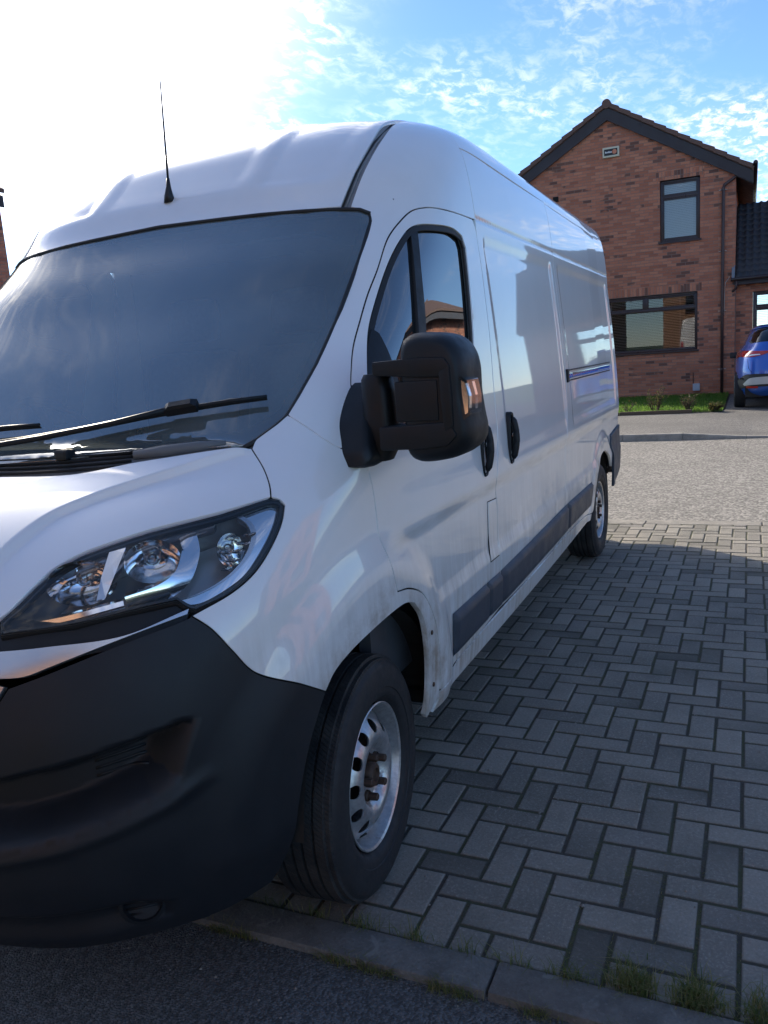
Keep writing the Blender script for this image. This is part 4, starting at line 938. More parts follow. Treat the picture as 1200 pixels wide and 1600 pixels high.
panel('tail_light', [rr_(.80, .97), rr_(kk(1.0)-.005, .97), rr_(kk(1.2)-.005, 1.2), rr_(kk(1.5)-.006, 1.5), rr_(.82, 1.5)], 'red_lens', van, sp=.03, D=DR, off=.008)
for s in (1, -1):
    x_ = vr(.2, 1.15)[0]; MB().box((x_-.02, s*.25-.14, .95), (x_-.002, s*.25+.14, 1.06), .004).build('number_plate', 'white_plastic', van) if s > 0 else None
# dark tubes added behind every shut line to paint in the gap shade
def gap_tube(pts, off=-.012, r=.0085):
    P_ = on_skin(pts, off)
    for s in (1, -1): MB().tube([(a, s*b, c) for a, b, c in P_], r, 6).build('gap_shade_tube', 'gap_dark', van, smooth=True)
def relift(L): return [tuple(lift(van_F, (np.array(p)+Dv*.3)[None], -Dv, .8, 40)[0][0]) for p in L]
gap_tube(relift(DOOR_T+DOOR_R)); gap_tube(relift(DOOR_F+ARCH_G)); gap_tube(relift(SL_F[1:]+[]), -.014); gap_tube([sx(-1.322, z) for z in (2.355, 2.31, 2.265)], -.014); gap_tube([sx(x, 2.360) for x in np.linspace(-1.34, -2.8, 10)], -.014); gap_tube(relift(SL_R), -.015); gap_tube(relift(SEAM)); gap_tube(relift([(.087, .844, 1.433)]+PILLAR+[DOOR_F[0]]), -.014)
gap_tube([SL_R[-1]]+[sx(x, .49) for x in (-2.2, -1.7)]+[sx(-1.215, .49), sx(-1., .486), sx(-.7, .477), sx(-.44, .469)], -.012)
gap_tube(relift(HL+[HL[0]]), -.012, .008)
gap_tube(relift(BL[::-1][:1]+BE), -.012)
P_ = np.array(relift(WS_SIDE[1:]+WS_LOW)); 
for s in (1, -1): MB().tube([(a, s*b, c) for a, b, c in P_-gradn(van_F, P_)*.006], .007, 8).build('windscreen_seal', 'rubber', van, smooth=True)
MB().tube([tuple(p) for p in (lambda Q: np.concatenate([Q*[1, -1, 1], Q[::-1]]))(np.array(relift([(-.621, .803, 2.036)]+WS_SIDE[1::-1]+WS_TOP[::-1]+[fx(.01, 2.087)]))-np.array([.002, 0, .002]))], .007, 8).build('windscreen_seal', 'rubber', van, smooth=True)
# --- scuttle between bonnet and windscreen, wipers
sc_loop = [(.423, 0., 1.302), (.405, .13, 1.311), (.392, .378, 1.314), (.337, .542, 1.336), (.295, .657, 1.348), (.224, .79, 1.359), (.14, .82, 1.40), (.20, .76, 1.385), fx(.6, 1.388), fx(.3, 1.375), fx(0, 1.37)]+prof(1.365, 1.305, .01)
scut = panel('scuttle', sc_loop, 'scuttle_grey', van, sym=True, sp=.016, off=-.012, gap=-.002, flange=0)
for q in range(4):
    pts = [vf(y, 1.318+.010*q+.012*(y/.5)**2) for y in np.linspace(-.52, .52, 26)]; P_ = on_skin(pts, -.006)
    MB().tube(P_, .0042, 6).build('scuttle_rib', 'gap_dark', scut, smooth=True)
for s in (1,):
    P_ = on_skin([vf(y, z) for y, z in ((.52, 1.352), (.60, 1.358), (.68, 1.366), (.74, 1.374))], -.004); MB().tube(P_, [.012, .016, .014, .008], 8).build('scuttle_end', 'scuttle_grey', scut, smooth=True)
nz = on_skin([vf(.30, 1.352)], 0.)[0]; MB().box((nz[0]-.02, nz[1]-.022, nz[2]-.01), (nz[0]+.018, nz[1]+.022, nz[2]+.018), .008).build('washer_jet', 'black_plastic', scut)
def wiper(px, conn, armroot, name):
    P_ = on_skin(px, .022); w = MB().tube(P_, [.0045]+[.006]*(len(P_)-2)+[.0045], 8).build(name, 'black_plastic', van, smooth=True)
    B = on_skin(px, .008); V = []
    for a, b in zip(P_, B): V += [tuple(a+np.array([.001, 0, 0])), tuple(b)]
    mesh('rubber_blade', V, [(2*i, 2*i+2, 2*i+3, 2*i+1) for i in range(len(P_)-1)], 'rubber', w)
    c = on_skin([conn], .032)[0]; d = np.array(P_[-1])-np.array(P_[0]); d /= np.linalg.norm(d); n_ = gradn(van_F, np.array([conn]))[0]; t_ = np.cross(n_, d)
    V = [tuple(c+d*a*.045+t_*b*.013+n_*h) for h, k in ((-.018, 1), (.004, 1), (.012, .7)) for a, b in ((-k, -k), (k, -k), (k, k), (-k, k))]
    Fc = [(8, 9, 10, 11)]+[(l*4+k, l*4+(k+1) % 4, l*4+4+(k+1) % 4, l*4+4+k) for l in range(2) for k in range(4)]; mesh('wiper_clip', V, Fc, 'black_plastic', w)
    A = on_skin(armroot, .036); A[0] = c; MB().tube(A, [.007]+[.008]*(len(A)-2)+[.014], 8).build('wiper_arm', 'black_plastic', w, smooth=True)
def gl(y, z): return tuple(vf(y, z))
W1 = [(.113, .784, 1.475), (.16, .70, 1.461), (.21, .58, 1.444), (.25, .46, 1.426), (.285, .30, 1.403), (.312, .10, 1.381), (.325, -.05, 1.368)]
W1 = [gl(p[1], z) for p, z in zip(W1, (1.468, 1.462, 1.450, 1.436, 1.414, 1.392, 1.376))]
wiper(W1, W1[2], [W1[2], gl(.40, 1.412), gl(.20, 1.378), gl(.02, 1.352), gl(-.08, 1.345)], 'wiper')
W2 = [gl(y, z) for y, z in ((.12, 1.428), (.0, 1.425), (-.15, 1.418), (-.35, 1.405), (-.55, 1.39))]
wiper(W2, W2[2], [W2[2], gl(-.35, 1.385), gl(-.52, 1.362), gl(-.6, 1.352)], 'wiper')
# --- aerial on the roof cap
ab = on_skin([vf(0., 2.192)], 0.)[0]
am = MB().tube([ab-np.array([0, 0, .01]), ab+np.array([.002, 0, .012]), ab+np.array([-.002, 0, .045]), ab+np.array([-.004, 0, .075])], [.022, .017, .009, .006], 14).build('aerial', 'aerial', van, smooth=True)
MB().tube([ab+np.array([-.004, 0, .07]), ab+np.array([-.012, 0, .22]), ab+np.array([-.022, 0, .41])], [.0042, .0036, .0022], 8).build('aerial_rod', 'aerial', am, smooth=True)
# --- door mirrors
def mirror(s):
    root = MB()
    HO = [(1.136, 1.553), (1.140, 1.585), (1.150, 1.608), (1.178, 1.619), (1.23, 1.617), (1.27, 1.609), (1.298, 1.591), (1.316, 1.566), (1.326, 1.530), (1.328, 1.46), (1.336, 1.40), (1.341, 1.372), (1.338, 1.344), (1.320, 1.320), (1.282, 1.300), (1.213, 1.288), (1.175, 1.289), (1.156, 1.298), (1.143, 1.318), (1.139, 1.39), (1.137, 1.47)]
    HO = np.array(HO); HO[:, 0] = 1.136+(HO[:, 0]-1.136)*.92; HQ, _f = smooth_loop(None, HO, [False]*len(HO), .012, 80); c = HQ.mean(0)
    lay = [(.93, -.145), (.985, -.135), (1.0, -.11), (1.0, -.045), (.985, -.020), (.94, .004), (.86, .019), (.76, .027)]
    V = []; n = len(HQ)
    for k, x in lay:
        for p in HQ: q = c+(p-c)*np.array([k, 1-(1-k)*.75]); V.append((x, q[0], q[1]))
    Fc = [(i*n+k, i*n+(k+1) % n, (i+1)*n+(k+1) % n, (i+1)*n+k) for i in range(len(lay)-1) for k in range(n)]+[tuple(range(n))[::-1], tuple(range((len(lay)-1)*n, len(lay)*n))]
    fl = lambda L: [(a, s*b, c_) for a, b, c_ in L]
    h = MB().add(fl(V), Fc).build('mirror_housing', 'black_plastic', door_side(s), angle=45)
    # raised bracket: upper and lower arms run round the housing
    def slab(y0, y1, z0, z1, x0, x1, ch, name, mat='black_plastic', par=h):
        m = MB().box((x0, y0, z0), (x1, y1, z1), ch); m.v = fl(m.v); return m.build(name, mat, par, angle=45)
    def bent(poly, x0, x1, name, mat='black_plastic', par=h):
        m = MB().prism(poly, 'x', x0, x1); m.v = fl(m.v); o = m.build(name, mat, par)
        bm = bmesh.new(); bm.from_mesh(o.data); bmesh.ops.bevel(bm, geom=bm.edges[:], offset=.006, segments=2, profile=.6, affect='EDGES'); bm.to_mesh(o.data); bm.free()
        o.data.polygons.foreach_set('use_smooth', [True]*len(o.data.polygons)); o.data.set_sharp_from_angle(angle=rad(45)); return o
    bent([(1.072, 1.553), (1.20, 1.557), (1.268, 1.553), (1.282, 1.53), (1.274, 1.505), (1.20, 1.508), (1.072, 1.518)], -.08, .034, 'mirror_arm')
    bent([(1.080, 1.386), (1.20, 1.392), (1.272, 1.395), (1.292, 1.36), (1.266, 1.335), (1.20, 1.327), (1.080, 1.326)], -.08, .034, 'mirror_arm')
    bent([(1.252, 1.52), (1.280, 1.53), (1.284, 1.46), (1.284, 1.38), (1.260, 1.37), (1.254, 1.45)], -.04, .036, 'mirror_arm')
    slab(1.130, 1.246, 1.398, 1.500, .016, .032, .006, 'mirror_panel')
    # clear indicator lens on the outer edge
    il = [(1.284, 1.505), (1.307, 1.503), (1.320, 1.494), (1.327, 1.455), (1.325, 1.410), (1.308, 1.398), (1.288, 1.397)]
    m = MB().prism(il, 'x', -.075, .020); m.v = fl(m.v); iq = m.build('indicator_lens', 'lens', h, angle=45)
    m = MB().prism([(a-.008, b_+(1.45-b_)*.12) for a, b_ in il], 'x', -.068, .012); m.v = fl(m.v); m.build('indicator_core', 'reflector', iq)
    m = MB().prism([(1.285, 1.49), (1.298, 1.488), (1.300, 1.42), (1.287, 1.41)], 'x', -.02, .0165); m.v = fl(m.v); m.build('indicator_bulb', 'amber', iq)
    # reflecting face at the back
    MB().add(fl([(-.1462, *(c+(p-c)*.86)) for p in HQ]), [tuple(range(n))]).build('mirror_face', 'mirror_glass', h, fix=False)
    # foot on the door
    FT = [(.075, 1.490), (.140, 1.385), (.150, 1.345), (.135, 1.300), (.105, 1.283), (.02, 1.284), (-.035, 1.295), (-.060, 1.36), (-.055, 1.44), (-.062, 1.518), (-.056, 1.642), (-.085, 1.60), (-.118, 1.545), (-.10, 1.50)]
    FTp = [(-.104, 1.487), (.000, 1.40), (.035, 1.352), (.053, 1.322), (.056, 1.288), (.02, 1.280), (-.034, 1.281), (-.075, 1.292), (-.085, 1.36), (-.09, 1.43), (-.13, 1.50)]
    lay = []; FQ, _f = smooth_loop(None, np.array(FTp), [False]*len(FTp), .010, 70); cc = FQ.mean(0)
    for k, dy in ((1.0, -.02), (1.0, .022), (.97, .040), (.88, .054), (.72, .060)):
        for p in FQ:
            q = cc+(p-cc)*k; yb = float(vs(cc[0]+(p[0]-cc[0])*.9, cc[1]+(p[1]-cc[1])*.9)[1]); yb = yb if k > .98 else .55*yb+.45*1.0
            lay.append((q[0], yb+dy, q[1]))
    n2 = len(FQ); Fc = [(i*n2+k, i*n2+(k+1) % n2, (i+1)*n2+(k+1) % n2, (i+1)*n2+k) for i in range(4) for k in range(n2)]+[tuple(range(4*n2, 5*n2))]
    MB().add(fl(lay), Fc).build('mirror_foot', 'black_plastic', h, angle=50)
    # pivot column joining foot and arms
    m = MB(); prof_ = []
    for z_, y_, rx, ry in ((1.292, 1.045, .040, .030), (1.33, 1.052, .048, .044), (1.40, 1.054, .046, .046), (1.47, 1.052, .044, .044), (1.508, 1.048, .042, .040), (1.522, 1.045, .034, .030)):
        prof_.append([(-.055+rx*np.sign(math.cos(a))*abs(math.cos(a))**.75+.005, y_+ry*np.sign(math.sin(a))*abs(math.sin(a))**.75, z_) for a in np.linspace(0, 2*math.pi, 24, endpoint=False)])
    m.add(fl(sum(prof_, [])), [(i*24+k, i*24+(k+1) % 24, (i+1)*24+(k+1) % 24, (i+1)*24+k) for i in range(5) for k in range(24)]+[tuple(range(24)), tuple(range(120, 144))]); m.build('mirror_pivot', 'black_plastic', h, angle=45)
    return h
for s in (1, -1): mirror(s)
# --- wheels
def wheel(name):
    root = empty(name)
    R, hw = .372, .1125
    tp_ = [(-.090, .235), (-.105, .25), (-.1125, .285), (-.112, .32), (-.104, .345), (-.092, .359), (-.080, .3665)]
    tread = []
    for y0, y1 in ((-.080, -.052), (-.046, -.018), (-.012, .012), (.018, .046), (.052, .080)):
        tread += [(y0, .3600), (y0+.0015, .3705), (y1-.0015, .3705), (y1, .3600)]
    side = [(.0925, .3595), (.1035, .346), (.1095, .336), (.110, .328), (.1125, .322), (.1125, .29), (.1115, .272), (.1085, .270), (.1075, .258), (.104, .246), (.098, .238), (.090, .232), (.082, .222)]
    mb = MB().lathe(tp_+tread+side, 144, 'y')
    for i in range(len(mb.v)):                       # slight squash where it stands
        x, y, z = mb.v[i]
        if z < -.366: mb.v[i] = (x*1.01, y, -.366+(z+.366)*.05)
    ty = mb.build('tyre', 'tyre', root, angle=35)
    rim = MB().lathe([(.080, .213), (.088, .2235), (.094, .2245), (.096, .2215), (.092, .215), (.072, .2075), (.058, .2035), (.040, .2000), (.004, .196), (-.03, .193), (-.09, .19), (-.10, .215)], 96, 'y').build('rim', 'rim', root, angle=35)
    # pressed disc with vent holes
    def yd(r): return np.interp(r, [0, .030, .034, .078, .084, .095, .112, .128, .145, .162, .178, .190, .1985], [.062, .062, .066, .067, .070, .084, .095, .096, .091, .080, .064, .050, .046])
    rs = np.linspace(.052, .1985, 30); V2 = []; ed = []
    def circ(cx, cy, r, n): 
        b0 = len(V2)
        for k in range(n): a = 2*math.pi*k/n; V2.append((cx+r*math.cos(a), cy+r*math.sin(a)))
        ed.extend([(b0+k, b0+(k+1) % n) for k in range(n)])
    circ(0, 0, .1985, 96); circ(0, 0, .030, 32); HC = []
    for k in range(12): a = 2*math.pi*(k+.3)/12; HC.append((.154*math.cos(a), .154*math.sin(a))); circ(*HC[-1], .0205, 18)
    for i, r in enumerate(np.linspace(.036, .194, 26)):
        m_ = max(24, int(2*math.pi*r/.0075))
        for k in range(m_):
            a = 2*math.pi*(k+.5*(i % 2))/m_; p = (r*math.cos(a), r*math.sin(a))
            if all(math.hypot(p[0]-h_[0], p[1]-h_[1]) > .0235 for h_ in HC): V2.append(p)
    rr2 = delaunay_2d_cdt([Vector(p) for p in V2], ed, [], 1, 1e-6, False); W = np.array([tuple(v) for v in rr2[0]]); T = []
    for f in rr2[2]:
        c_ = W[list(f)].mean(0)
        if math.hypot(*c_) < .0299 or any(math.hypot(c_[0]-h_[0], c_[1]-h_[1]) < .0203 for h_ in HC): continue
        T.append(tuple(f))
    rw = np.hypot(W[:, 0], W[:, 1]); V = np.stack([W[:, 0], yd(rw), W[:, 1]], 1)
    o = mesh('wheel_disc', V, T, 'rim', root, smooth=True)
    bm = bmesh.new(); bm.from_mesh(o.data); bmesh.ops.recalc_face_normals(bm, faces=bm.faces[:])
    r_ = bmesh.ops.extrude_face_region(bm, geom=bm.faces[:])
    bmesh.ops.translate(bm, vec=(0, -.004, 0), verts=[e for e in r_['geom'] if isinstance(e, bmesh.types.BMVert)]); bmesh.ops.recalc_face_normals(bm, faces=bm.faces[:]); bm.to_mesh(o.data); bm.free()
    o.data.polygons.foreach_set('use_smooth', [True]*len(o.data.polygons)); o.data.set_sharp_from_angle(angle=rad(40))
    MB().lathe([(.03, .040), (.078, .040), (.087, .036), (.092, .031), (.092, .022), (.085, .020), (.085, .0)], 32, 'y').build('hub', 'bolt_rust', root, angle=35)
    for k in range(5):
        a = 2*math.pi*(k+.12)/5; cx, cz = .064*math.cos(a), .064*math.sin(a)
        b = MB().lathe([(.060, .0175), (.074, .0175), (.077, .0155)], 20, 'y', (cx, 0, cz)); b.lathe([(.074, .0118), (.102, .0118), (.1045, .0095), (.1045, 0.)], 6, 'y', (cx, 0, cz)); b.build('bolt', 'bolt_rust', root, angle=30)
    MB().lathe([(-.06, .18), (-.02, .18), (.015, .14), (.015, .0)], 40, 'y').build('brake_drum', 'liner', root, angle=35)
    MB().tube([(.060, .03, -.19), (.056, .055, -.18), (.052, .068, -.172)], [.005, .004, .003], 8).build('valve', 'rubber', root, smooth=True)
    return root
w0 = wheel('wheel'); w0.parent = van; w0.location = (0, .885, .3765); w0.scale = (.934, 1., .934); w0.rotation_euler = (0, 0, rad(4.0))
for (x, y, st) in ((0, -.885, 4.0), (-4.02, .862, 0), (-4.02, -.862, 0)):
    w = copy_tree(w0, van); w.location = (x, y, .3765); w.rotation_euler = (0, rad(37*abs(x)), rad(st+(180 if y < 0 else 0)))
    w.rotation_euler = (Matrix.Rotation(rad(st+(180 if y < 0 else 0)), 3, 'Z') @ Matrix.Rotation(rad(40+30*x), 3, 'Y')).to_euler()
# --- arch liners, flange screws, underbody
for s in (1, -1):
    for cx, ra, y1 in ((0., .455, .985), (-4.0, .44, .955)):
        V = []; n = 26
        for k in range(n+1):
            a = rad(3)+rad(174)*k/n; xx, zz = cx-.03*(cx == 0)+ra*1.0*math.cos(a), .40+ra*math.sin(a)
            V += [(xx, s*y1, zz), (xx, s*.60, zz), (cx+(xx-cx)*.05, s*.598, .40+(zz-.40)*.05)]
        mesh('wheel_liner', V, [(3*i+j, 3*i+j+3, 3*i+j+4, 3*i+j+1) for i in range(n) for j in range(2)], 'liner', van, smooth=False)
    for (x, z) in ((-.345, .70), (-.358, .52)):
        p = on_skin([sx(x, z)], .001)[0]; MB().lathe([(0, .0075), (.003, .0072), (.004, .005), (.004, 0)], 14, 'y', tuple(p)).build('flange_screw', 'bolt_rust', van, angle=30) if s > 0 else None
MB().box((-3.5, -.80, .30), (-.48, .80, .44)).build('underbody', 'liner', van)
MB().box((-4.85, -.55, .32), (.60, .55, .5)).build('chassis', 'liner', van)
MB().box((-3.45, -.97, .405), (-.45, .97, .45)).build('floor_pan', 'gap_dark', van)
MB().box((-4.85, -.93, .56), (-4.46, .93, .60)).build('rear_floor', 'gap_dark', van)
MB().tube([(-4.02, -.75, .36), (-4.02, .75, .36)], .05, 12).build('rear_axle', 'liner', van)
MB().tube([(0, -.75, .36), (0, .75, .36)], .04, 12).build('front_axle', 'liner', van)
# --- cab interior
cab = MB(); cab.box((-1.46, -.90, .45), (-1.42, .90, 2.25)); cab.build('bulkhead', 'interior', van)
MB().box((-1.42, -.90, .55), (.30, .90, .60)).build('cab_floor', 'interior', van)
MB().box((-1.40, -.85, 2.06), (-.72, .85, 2.09)).build('headliner', 'interior_light', van)
for s in (1, -1): MB().box((-1.25, s*.90-.02, .55), (-.15, s*.90+.02, 1.33)).build('door_lining', 'interior', van)
da = MB(); da.box((-.18, -.86, .95), (.26, .86, 1.255), .05); da.build('dashboard', 'dash', van, angle=50)
MB().box((.20, -.80, .8), (.34, .80, 1.24), .01).build('dash_front', 'dash', van)
MB().box((-.30, -.62, 1.22), (-.05, -.18, 1.32), .045).build('binnacle', 'dash', van, angle=50)
MB().box((.02, -.20, 1.24), (.20, .22, 1.262), .01).build('dash_tray', 'interior_light', van)
sw = empty('steering_wheel'); sw.parent = van; sw.location = (-.36, -.42, 1.34); sw.rotation_euler = (0, rad(-55), 0)
MB().tube([(.195*math.cos(a), .195*math.sin(a), 0) for a in np.linspace(0, 2*math.pi, 49)], .016, 10, cap=False).build('wheel_rim', 'interior', sw, smooth=True)
MB().box((-.07, -.06, -.03), (.07, .06, .01), .02).build('wheel_boss', 'interior', sw, angle=50)
for a in (0, 180, 270): MB().tube([(0, 0, -.01), (.19*math.cos(rad(a)), .19*math.sin(rad(a)), 0)], .018, 8).build('wheel_spoke', 'interior', sw, smooth=True)
for y in (-.45, .12, .56):
    se = MB(); se.box((-1.20, y-.24, .85), (-.68, y+.24, 1.02), .05); st = se.build('seat', 'interior_light', van, angle=60)
    b = MB().box((-.06, -.235, 0), (.07, .235, .68), .055); b.v = [(-1.14+x-.20*z, y+yy2, .98+z) for x, yy2, z in b.v]; b.build('seat_back', 'interior_light', st, angle=60)
    b = MB().box((-.045, -.13, 0), (.05, .13, .20), .045); b.v = [(-1.29+x-.1*z, y+yy2, 1.70+z) for x, yy2, z in b.v]; b.build('headrest', 'interior_light', st, angle=60)
MB().box((-.55, -.11, 1.96), (-.53, .11, 2.03), .008).build('inner_mirror', 'interior', van)
for y in (-.42, .42): MB().box((-.75, y-.20, 1.985), (-.58, y+.20, 2.0), .006).build('sun_visor', 'interior_light', van)

# =================================================================== HOUSES
def win_hole(w): return w[0], w[1], w[2], w[3]
def wall_with_holes(name, poly, holes, mat, parent, x=0., thick=.22):
    """wall in the local plane X = x facing +X, real openings with reveals"""
    V2 = [tuple(p) for p in poly]; ed = [(i, (i+1) % len(poly)) for i in range(len(poly))]
    for (a, b, c, d) in holes:
        n0 = len(V2); V2 += [(a, c), (b, c), (b, d), (a, d)]; ed += [(n0, n0+1), (n0+1, n0+2), (n0+2, n0+3), (n0+3, n0)]
    r = delaunay_2d_cdt([Vector(p) for p in V2], ed, [], 1, 1e-6, False); W = [tuple(v) for v in r[0]]; T = []
    for f in r[2]:
        cy = sum(W[i][0] for i in f)/len(f); cz = sum(W[i][1] for i in f)/len(f)
        if any(a < cy < b and c < cz < d for a, b, c, d in holes): continue
        A = sum(W[f[i]][0]*W[f[(i+1) % len(f)]][1]-W[f[(i+1) % len(f)]][0]*W[f[i]][1] for i in range(len(f))); T.append(tuple(f) if A > 0 else tuple(f)[::-1])
    n = len(W); V = [(x, a, b) for a, b in W]+[(x-thick, a, b) for a, b in W]; Fc = T+[tuple(i+n for i in t[::-1]) for t in T]; cnt = {}
    for t in T:
        for i in range(len(t)): e = (t[i], t[(i+1) % len(t)]); cnt.setdefault((min(e), max(e)), []).append(e)
    for e in cnt.values():
        if len(e) == 1: i, j = e[0]; Fc.append((i, i+n, j+n, j))
    return mesh(name, V, Fc, mat, parent)
def window(parent, y0, y1, z0, z1, transom=None, mull=None, blind=True, x=0., mat='upvc_brown', closed=False):
    f = .062; xo = x-.075; m = MB()
    def bar(a, b, c, d, dep=.06, xx=xo): m.box((xx-dep, a, c), (xx, b, d), .008)
    bar(y0+.002, y0+f, z0, z1); bar(y1-f, y1-.002, z0, z1); bar(y0+f-.002, y1-f+.002, z1-f, z1-.002, .058, xo-.002); bar(y0+f-.002, y1-f+.002, z0+.002, z0+f, .058, xo-.002)
    cells = [(y0+f, y1-f, z0+f, z1-f)]
    if transom:
        bar(y0+f-.002, y1-f+.002, transom-.035, transom+.035, .058, xo-.002); top = (y0+f, y1-f, transom+.035, z1-f); cells = [(y0+f, y1-f, z0+f, transom-.035)]
        if mull: bar(mull-.04, mull+.04, transom+.03, z1-f+.002, .056, xo-.003); cells += [(top[0], mull-.04, top[2], top[3]), (mull+.04, top[1], top[2], top[3])]
        else: cells.append(top)
    w = m.build('window', mat, parent, angle=30)
    for i, (a, b, c, d) in enumerate(cells):
        s_ = MB(); q = .038 if (i or not mull) else .012
        for A in (((xo-.05, a, c), (xo-.012, a+q, d)), ((xo-.05, b-q, c), (xo-.012, b, d)), ((xo-.051, a+q, c), (xo-.013, b-q, c+q)), ((xo-.051, a+q, d-q), (xo-.013, b-q, d))): s_.box(*A, .006)
        s_.build('sash', mat, w, angle=30)
        mesh('pane', [(xo-.034, a+q-.004, c+q-.004), (xo-.034, b-q+.004, c+q-.004), (xo-.034, b-q+.004, d-q+.004), (xo-.034, a+q-.004, d-q+.004)], [(0, 1, 2, 3)], 'house_glass', w)
    MB().box((x-.07, y0-.04, z0-.05), (x+.045, y1+.04, z0-.004), .006).build('window_sill', mat, w)
    if blind:
        a, b, c, d = cells[0][0], cells[0][1], z0+f+.02, z1-f; st = .042; zz = c; sl = None
        ta = -.044 if closed else .008
        sm = bpy.data.meshes.new('slat'); hw_ = (b-a)/2-.02; sm.from_pydata([(-.018, -hw_, -ta/2), (-.018, hw_, -ta/2), (0, hw_, .003), (0, -hw_, .003), (.018, hw_, ta/2), (.018, -hw_, ta/2)], [], [(0, 1, 2, 3), (3, 2, 4, 5)]); sm.materials.append(M['blind'])
        while zz < d:
            so = link(bpy.data.objects.new('slat', sm)); so.parent = w; so.location = (xo-(.075 if closed else .12), (a+b)/2, zz); zz += st
        for q in (.15, .85): MB().tube([(xo-.10, a+(b-a)*q, c), (xo-.10, a+(b-a)*q, d)], .003, 5).build('blind_cord', 'blind', w)
    return w
def soldier(parent, y0, y1, z, h=.21): 
    o = MB().box((-.10, y0-.10, z), (.004, y1+.10, z+h)).build('brick_lintel', 'soldier_brick', parent); return o
def house(name, label, loc, rz, hw, eave, pitch, depth, wins, wall_mat='red_brick', roof_mat='tile_brown', over=.40, front=.10, group=None, tiles=True):
    h = empty(name, loc, rz); tag(h, label, 'house', group)
    ap = eave+hw*pitch
    holes = [(w[0], w[1], w[2], w[3]) for w in wins]
    wall_with_holes('front_wall', [(-hw, 0), (hw, 0), (hw, eave), (0, ap), (-hw, eave)], holes, wall_mat, h)
    MB().box((-depth, -hw, 0), (-.22, -hw+.2, eave)).build('side_wall', wall_mat, h); MB().box((-depth, hw-.2, 0), (-.22, hw, eave)).build('side_wall', wall_mat, h)
    MB().prism([(-hw, 0), (hw, 0), (hw, eave), (0, ap), (-hw, eave)], 'x', -depth-.2, -depth).build('back_wall', wall_mat, h)
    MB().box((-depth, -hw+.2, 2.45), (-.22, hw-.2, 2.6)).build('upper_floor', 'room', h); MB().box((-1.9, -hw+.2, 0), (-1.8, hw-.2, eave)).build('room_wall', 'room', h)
    t = .10; ln = math.hypot(1, pitch); L = (hw+over)*ln
    for s in (1, -1):
        o_ = [(0, ap+.06), (s*(hw+over), ap+.06-(hw+over)*pitch), (s*(hw+over), ap+.06-(hw+over)*pitch+t), (0, ap+.06+t)]
        rf = MB().prism(o_, 'x', -depth-.3, front-.02).build('roof_slope', roof_mat, h)
        bb = [(0, ap+.05), (s*(hw+over), ap+.05-(hw+over)*pitch), (s*(hw+over), ap-.23-(hw+over)*pitch), (0, ap-.26)]
        MB().prism(bb, 'x', front-.05, front-.015).build('bargeboard', 'fascia', h)
        MB().prism([(s*(hw+.001), ap-.23-(hw)*pitch-.02), (s*(hw+over-.01), ap-.23-(hw+over)*pitch-.02+.0), (s*(hw+over-.01), ap-(hw+over)*pitch), (s*(hw+.001), ap-hw*pitch)], 'x', -depth-.25, front-.052).build('box_end', 'fascia', h)
        if tiles:
            nt = int(L/.335); sm = MB(); 
            for i in range(nt+1):
                d0 = i*.335; d1 = min(L+.03, d0+.36)
                if d0 > L-.06: break
                def q(d, hgt, s=s): yy = d/ln; return (s*yy, ap+.06+t-yy*pitch+hgt)
                poly = [q(d0, .012), q(d1, .050), q(d1, -.075), q(d0, -.095)]
                MB().prism(poly, 'x', front-.30, front+.03+.004*(i % 2)).build('verge_tile', roof_mat, h)
    rg = MB(); rg.tube([(x, 0, ap+.06+t-.03) for x in (-depth-.3, front+.035)], .115, 16); rg.build('ridge_tile', roof_mat, h, angle=40)
    for w in wins:
        k = w[4] if len(w) > 4 else {}
        if k.get('kind') == 'door': 
            MB().box((-.14, w[0]+.02, w[2]), (-.09, w[1]-.02, w[3]-.02), .01).build('garage_door' if w[1]-w[0] > 1.5 else 'door', k.get('mat', 'upvc_brown'), h)
        else: window(h, w[0], w[1], w[2], w[3], k.get('transom'), k.get('mull'), k.get('blind', True), mat=k.get('mat', 'upvc_brown'), closed=k.get('closed', False))
        soldier(h, w[0], w[1], w[3])
    return h
HX = -21.3; HK = (CAM_P[0]-HX)/(CAM_P[0]+20.)
def HY(y): return CAM_P[1]+(y-CAM_P[1])*HK
def HZ(z): return CAM_P[2]+(z-CAM_P[2])*HK
HB = .10; yc0 = HY(-1.33); hw0 = HY(1.60)-yc0
def ly(y): return HY(y)-yc0
def lz(z): return HZ(z)-HB
hA = house('brick_house', 'red brick gable house across the road with alarm box under its ridge', (HX, yc0, HB), 0., hw0, lz(5.50), .595, 8.5,
    [(ly(-.11), ly(.81), lz(3.97), lz(5.41), dict(transom=lz(5.02), closed=True)), (ly(-1.75), ly(.755), lz(1.32), lz(2.725), dict(transom=lz(2.355), mull=ly(-.48)))])
MB().box((0, ly(-1.45), lz(6.13)), (.07, ly(-1.05), lz(6.37)), .012).build('alarm_box', 'cream_plastic', hA)
al = MB().box((.07, ly(-1.41), lz(6.175)), (.074, ly(-1.09), lz(6.325))).build('alarm_panel', 'decal_black', hA)
MB().lathe([(.074, .058), (.077, .058), (.077, 0.)], 24, 'x', (0, ly(-1.16), lz(6.25))).build('alarm_emblem', 'decal_orange', al)
for k_ in range(6): MB().box((.074, ly(-1.385)+.029*k_, lz(6.232)), (.0765, ly(-1.385)+.029*k_+.020, lz(6.232)+(.035 if k_ % 3 else .045))).build('alarm_letter', 'decal_white', al)
MB().box((0, ly(-2.72), lz(5.27)), (.03, ly(-2.58), lz(5.40)), .008).build('wall_vent', 'gap_dark', hA)
MB().box((0, ly(.65), lz(.30)), (.10, ly(.815), lz(.475)), .01).build('meter_box', 'meter_grey', hA)
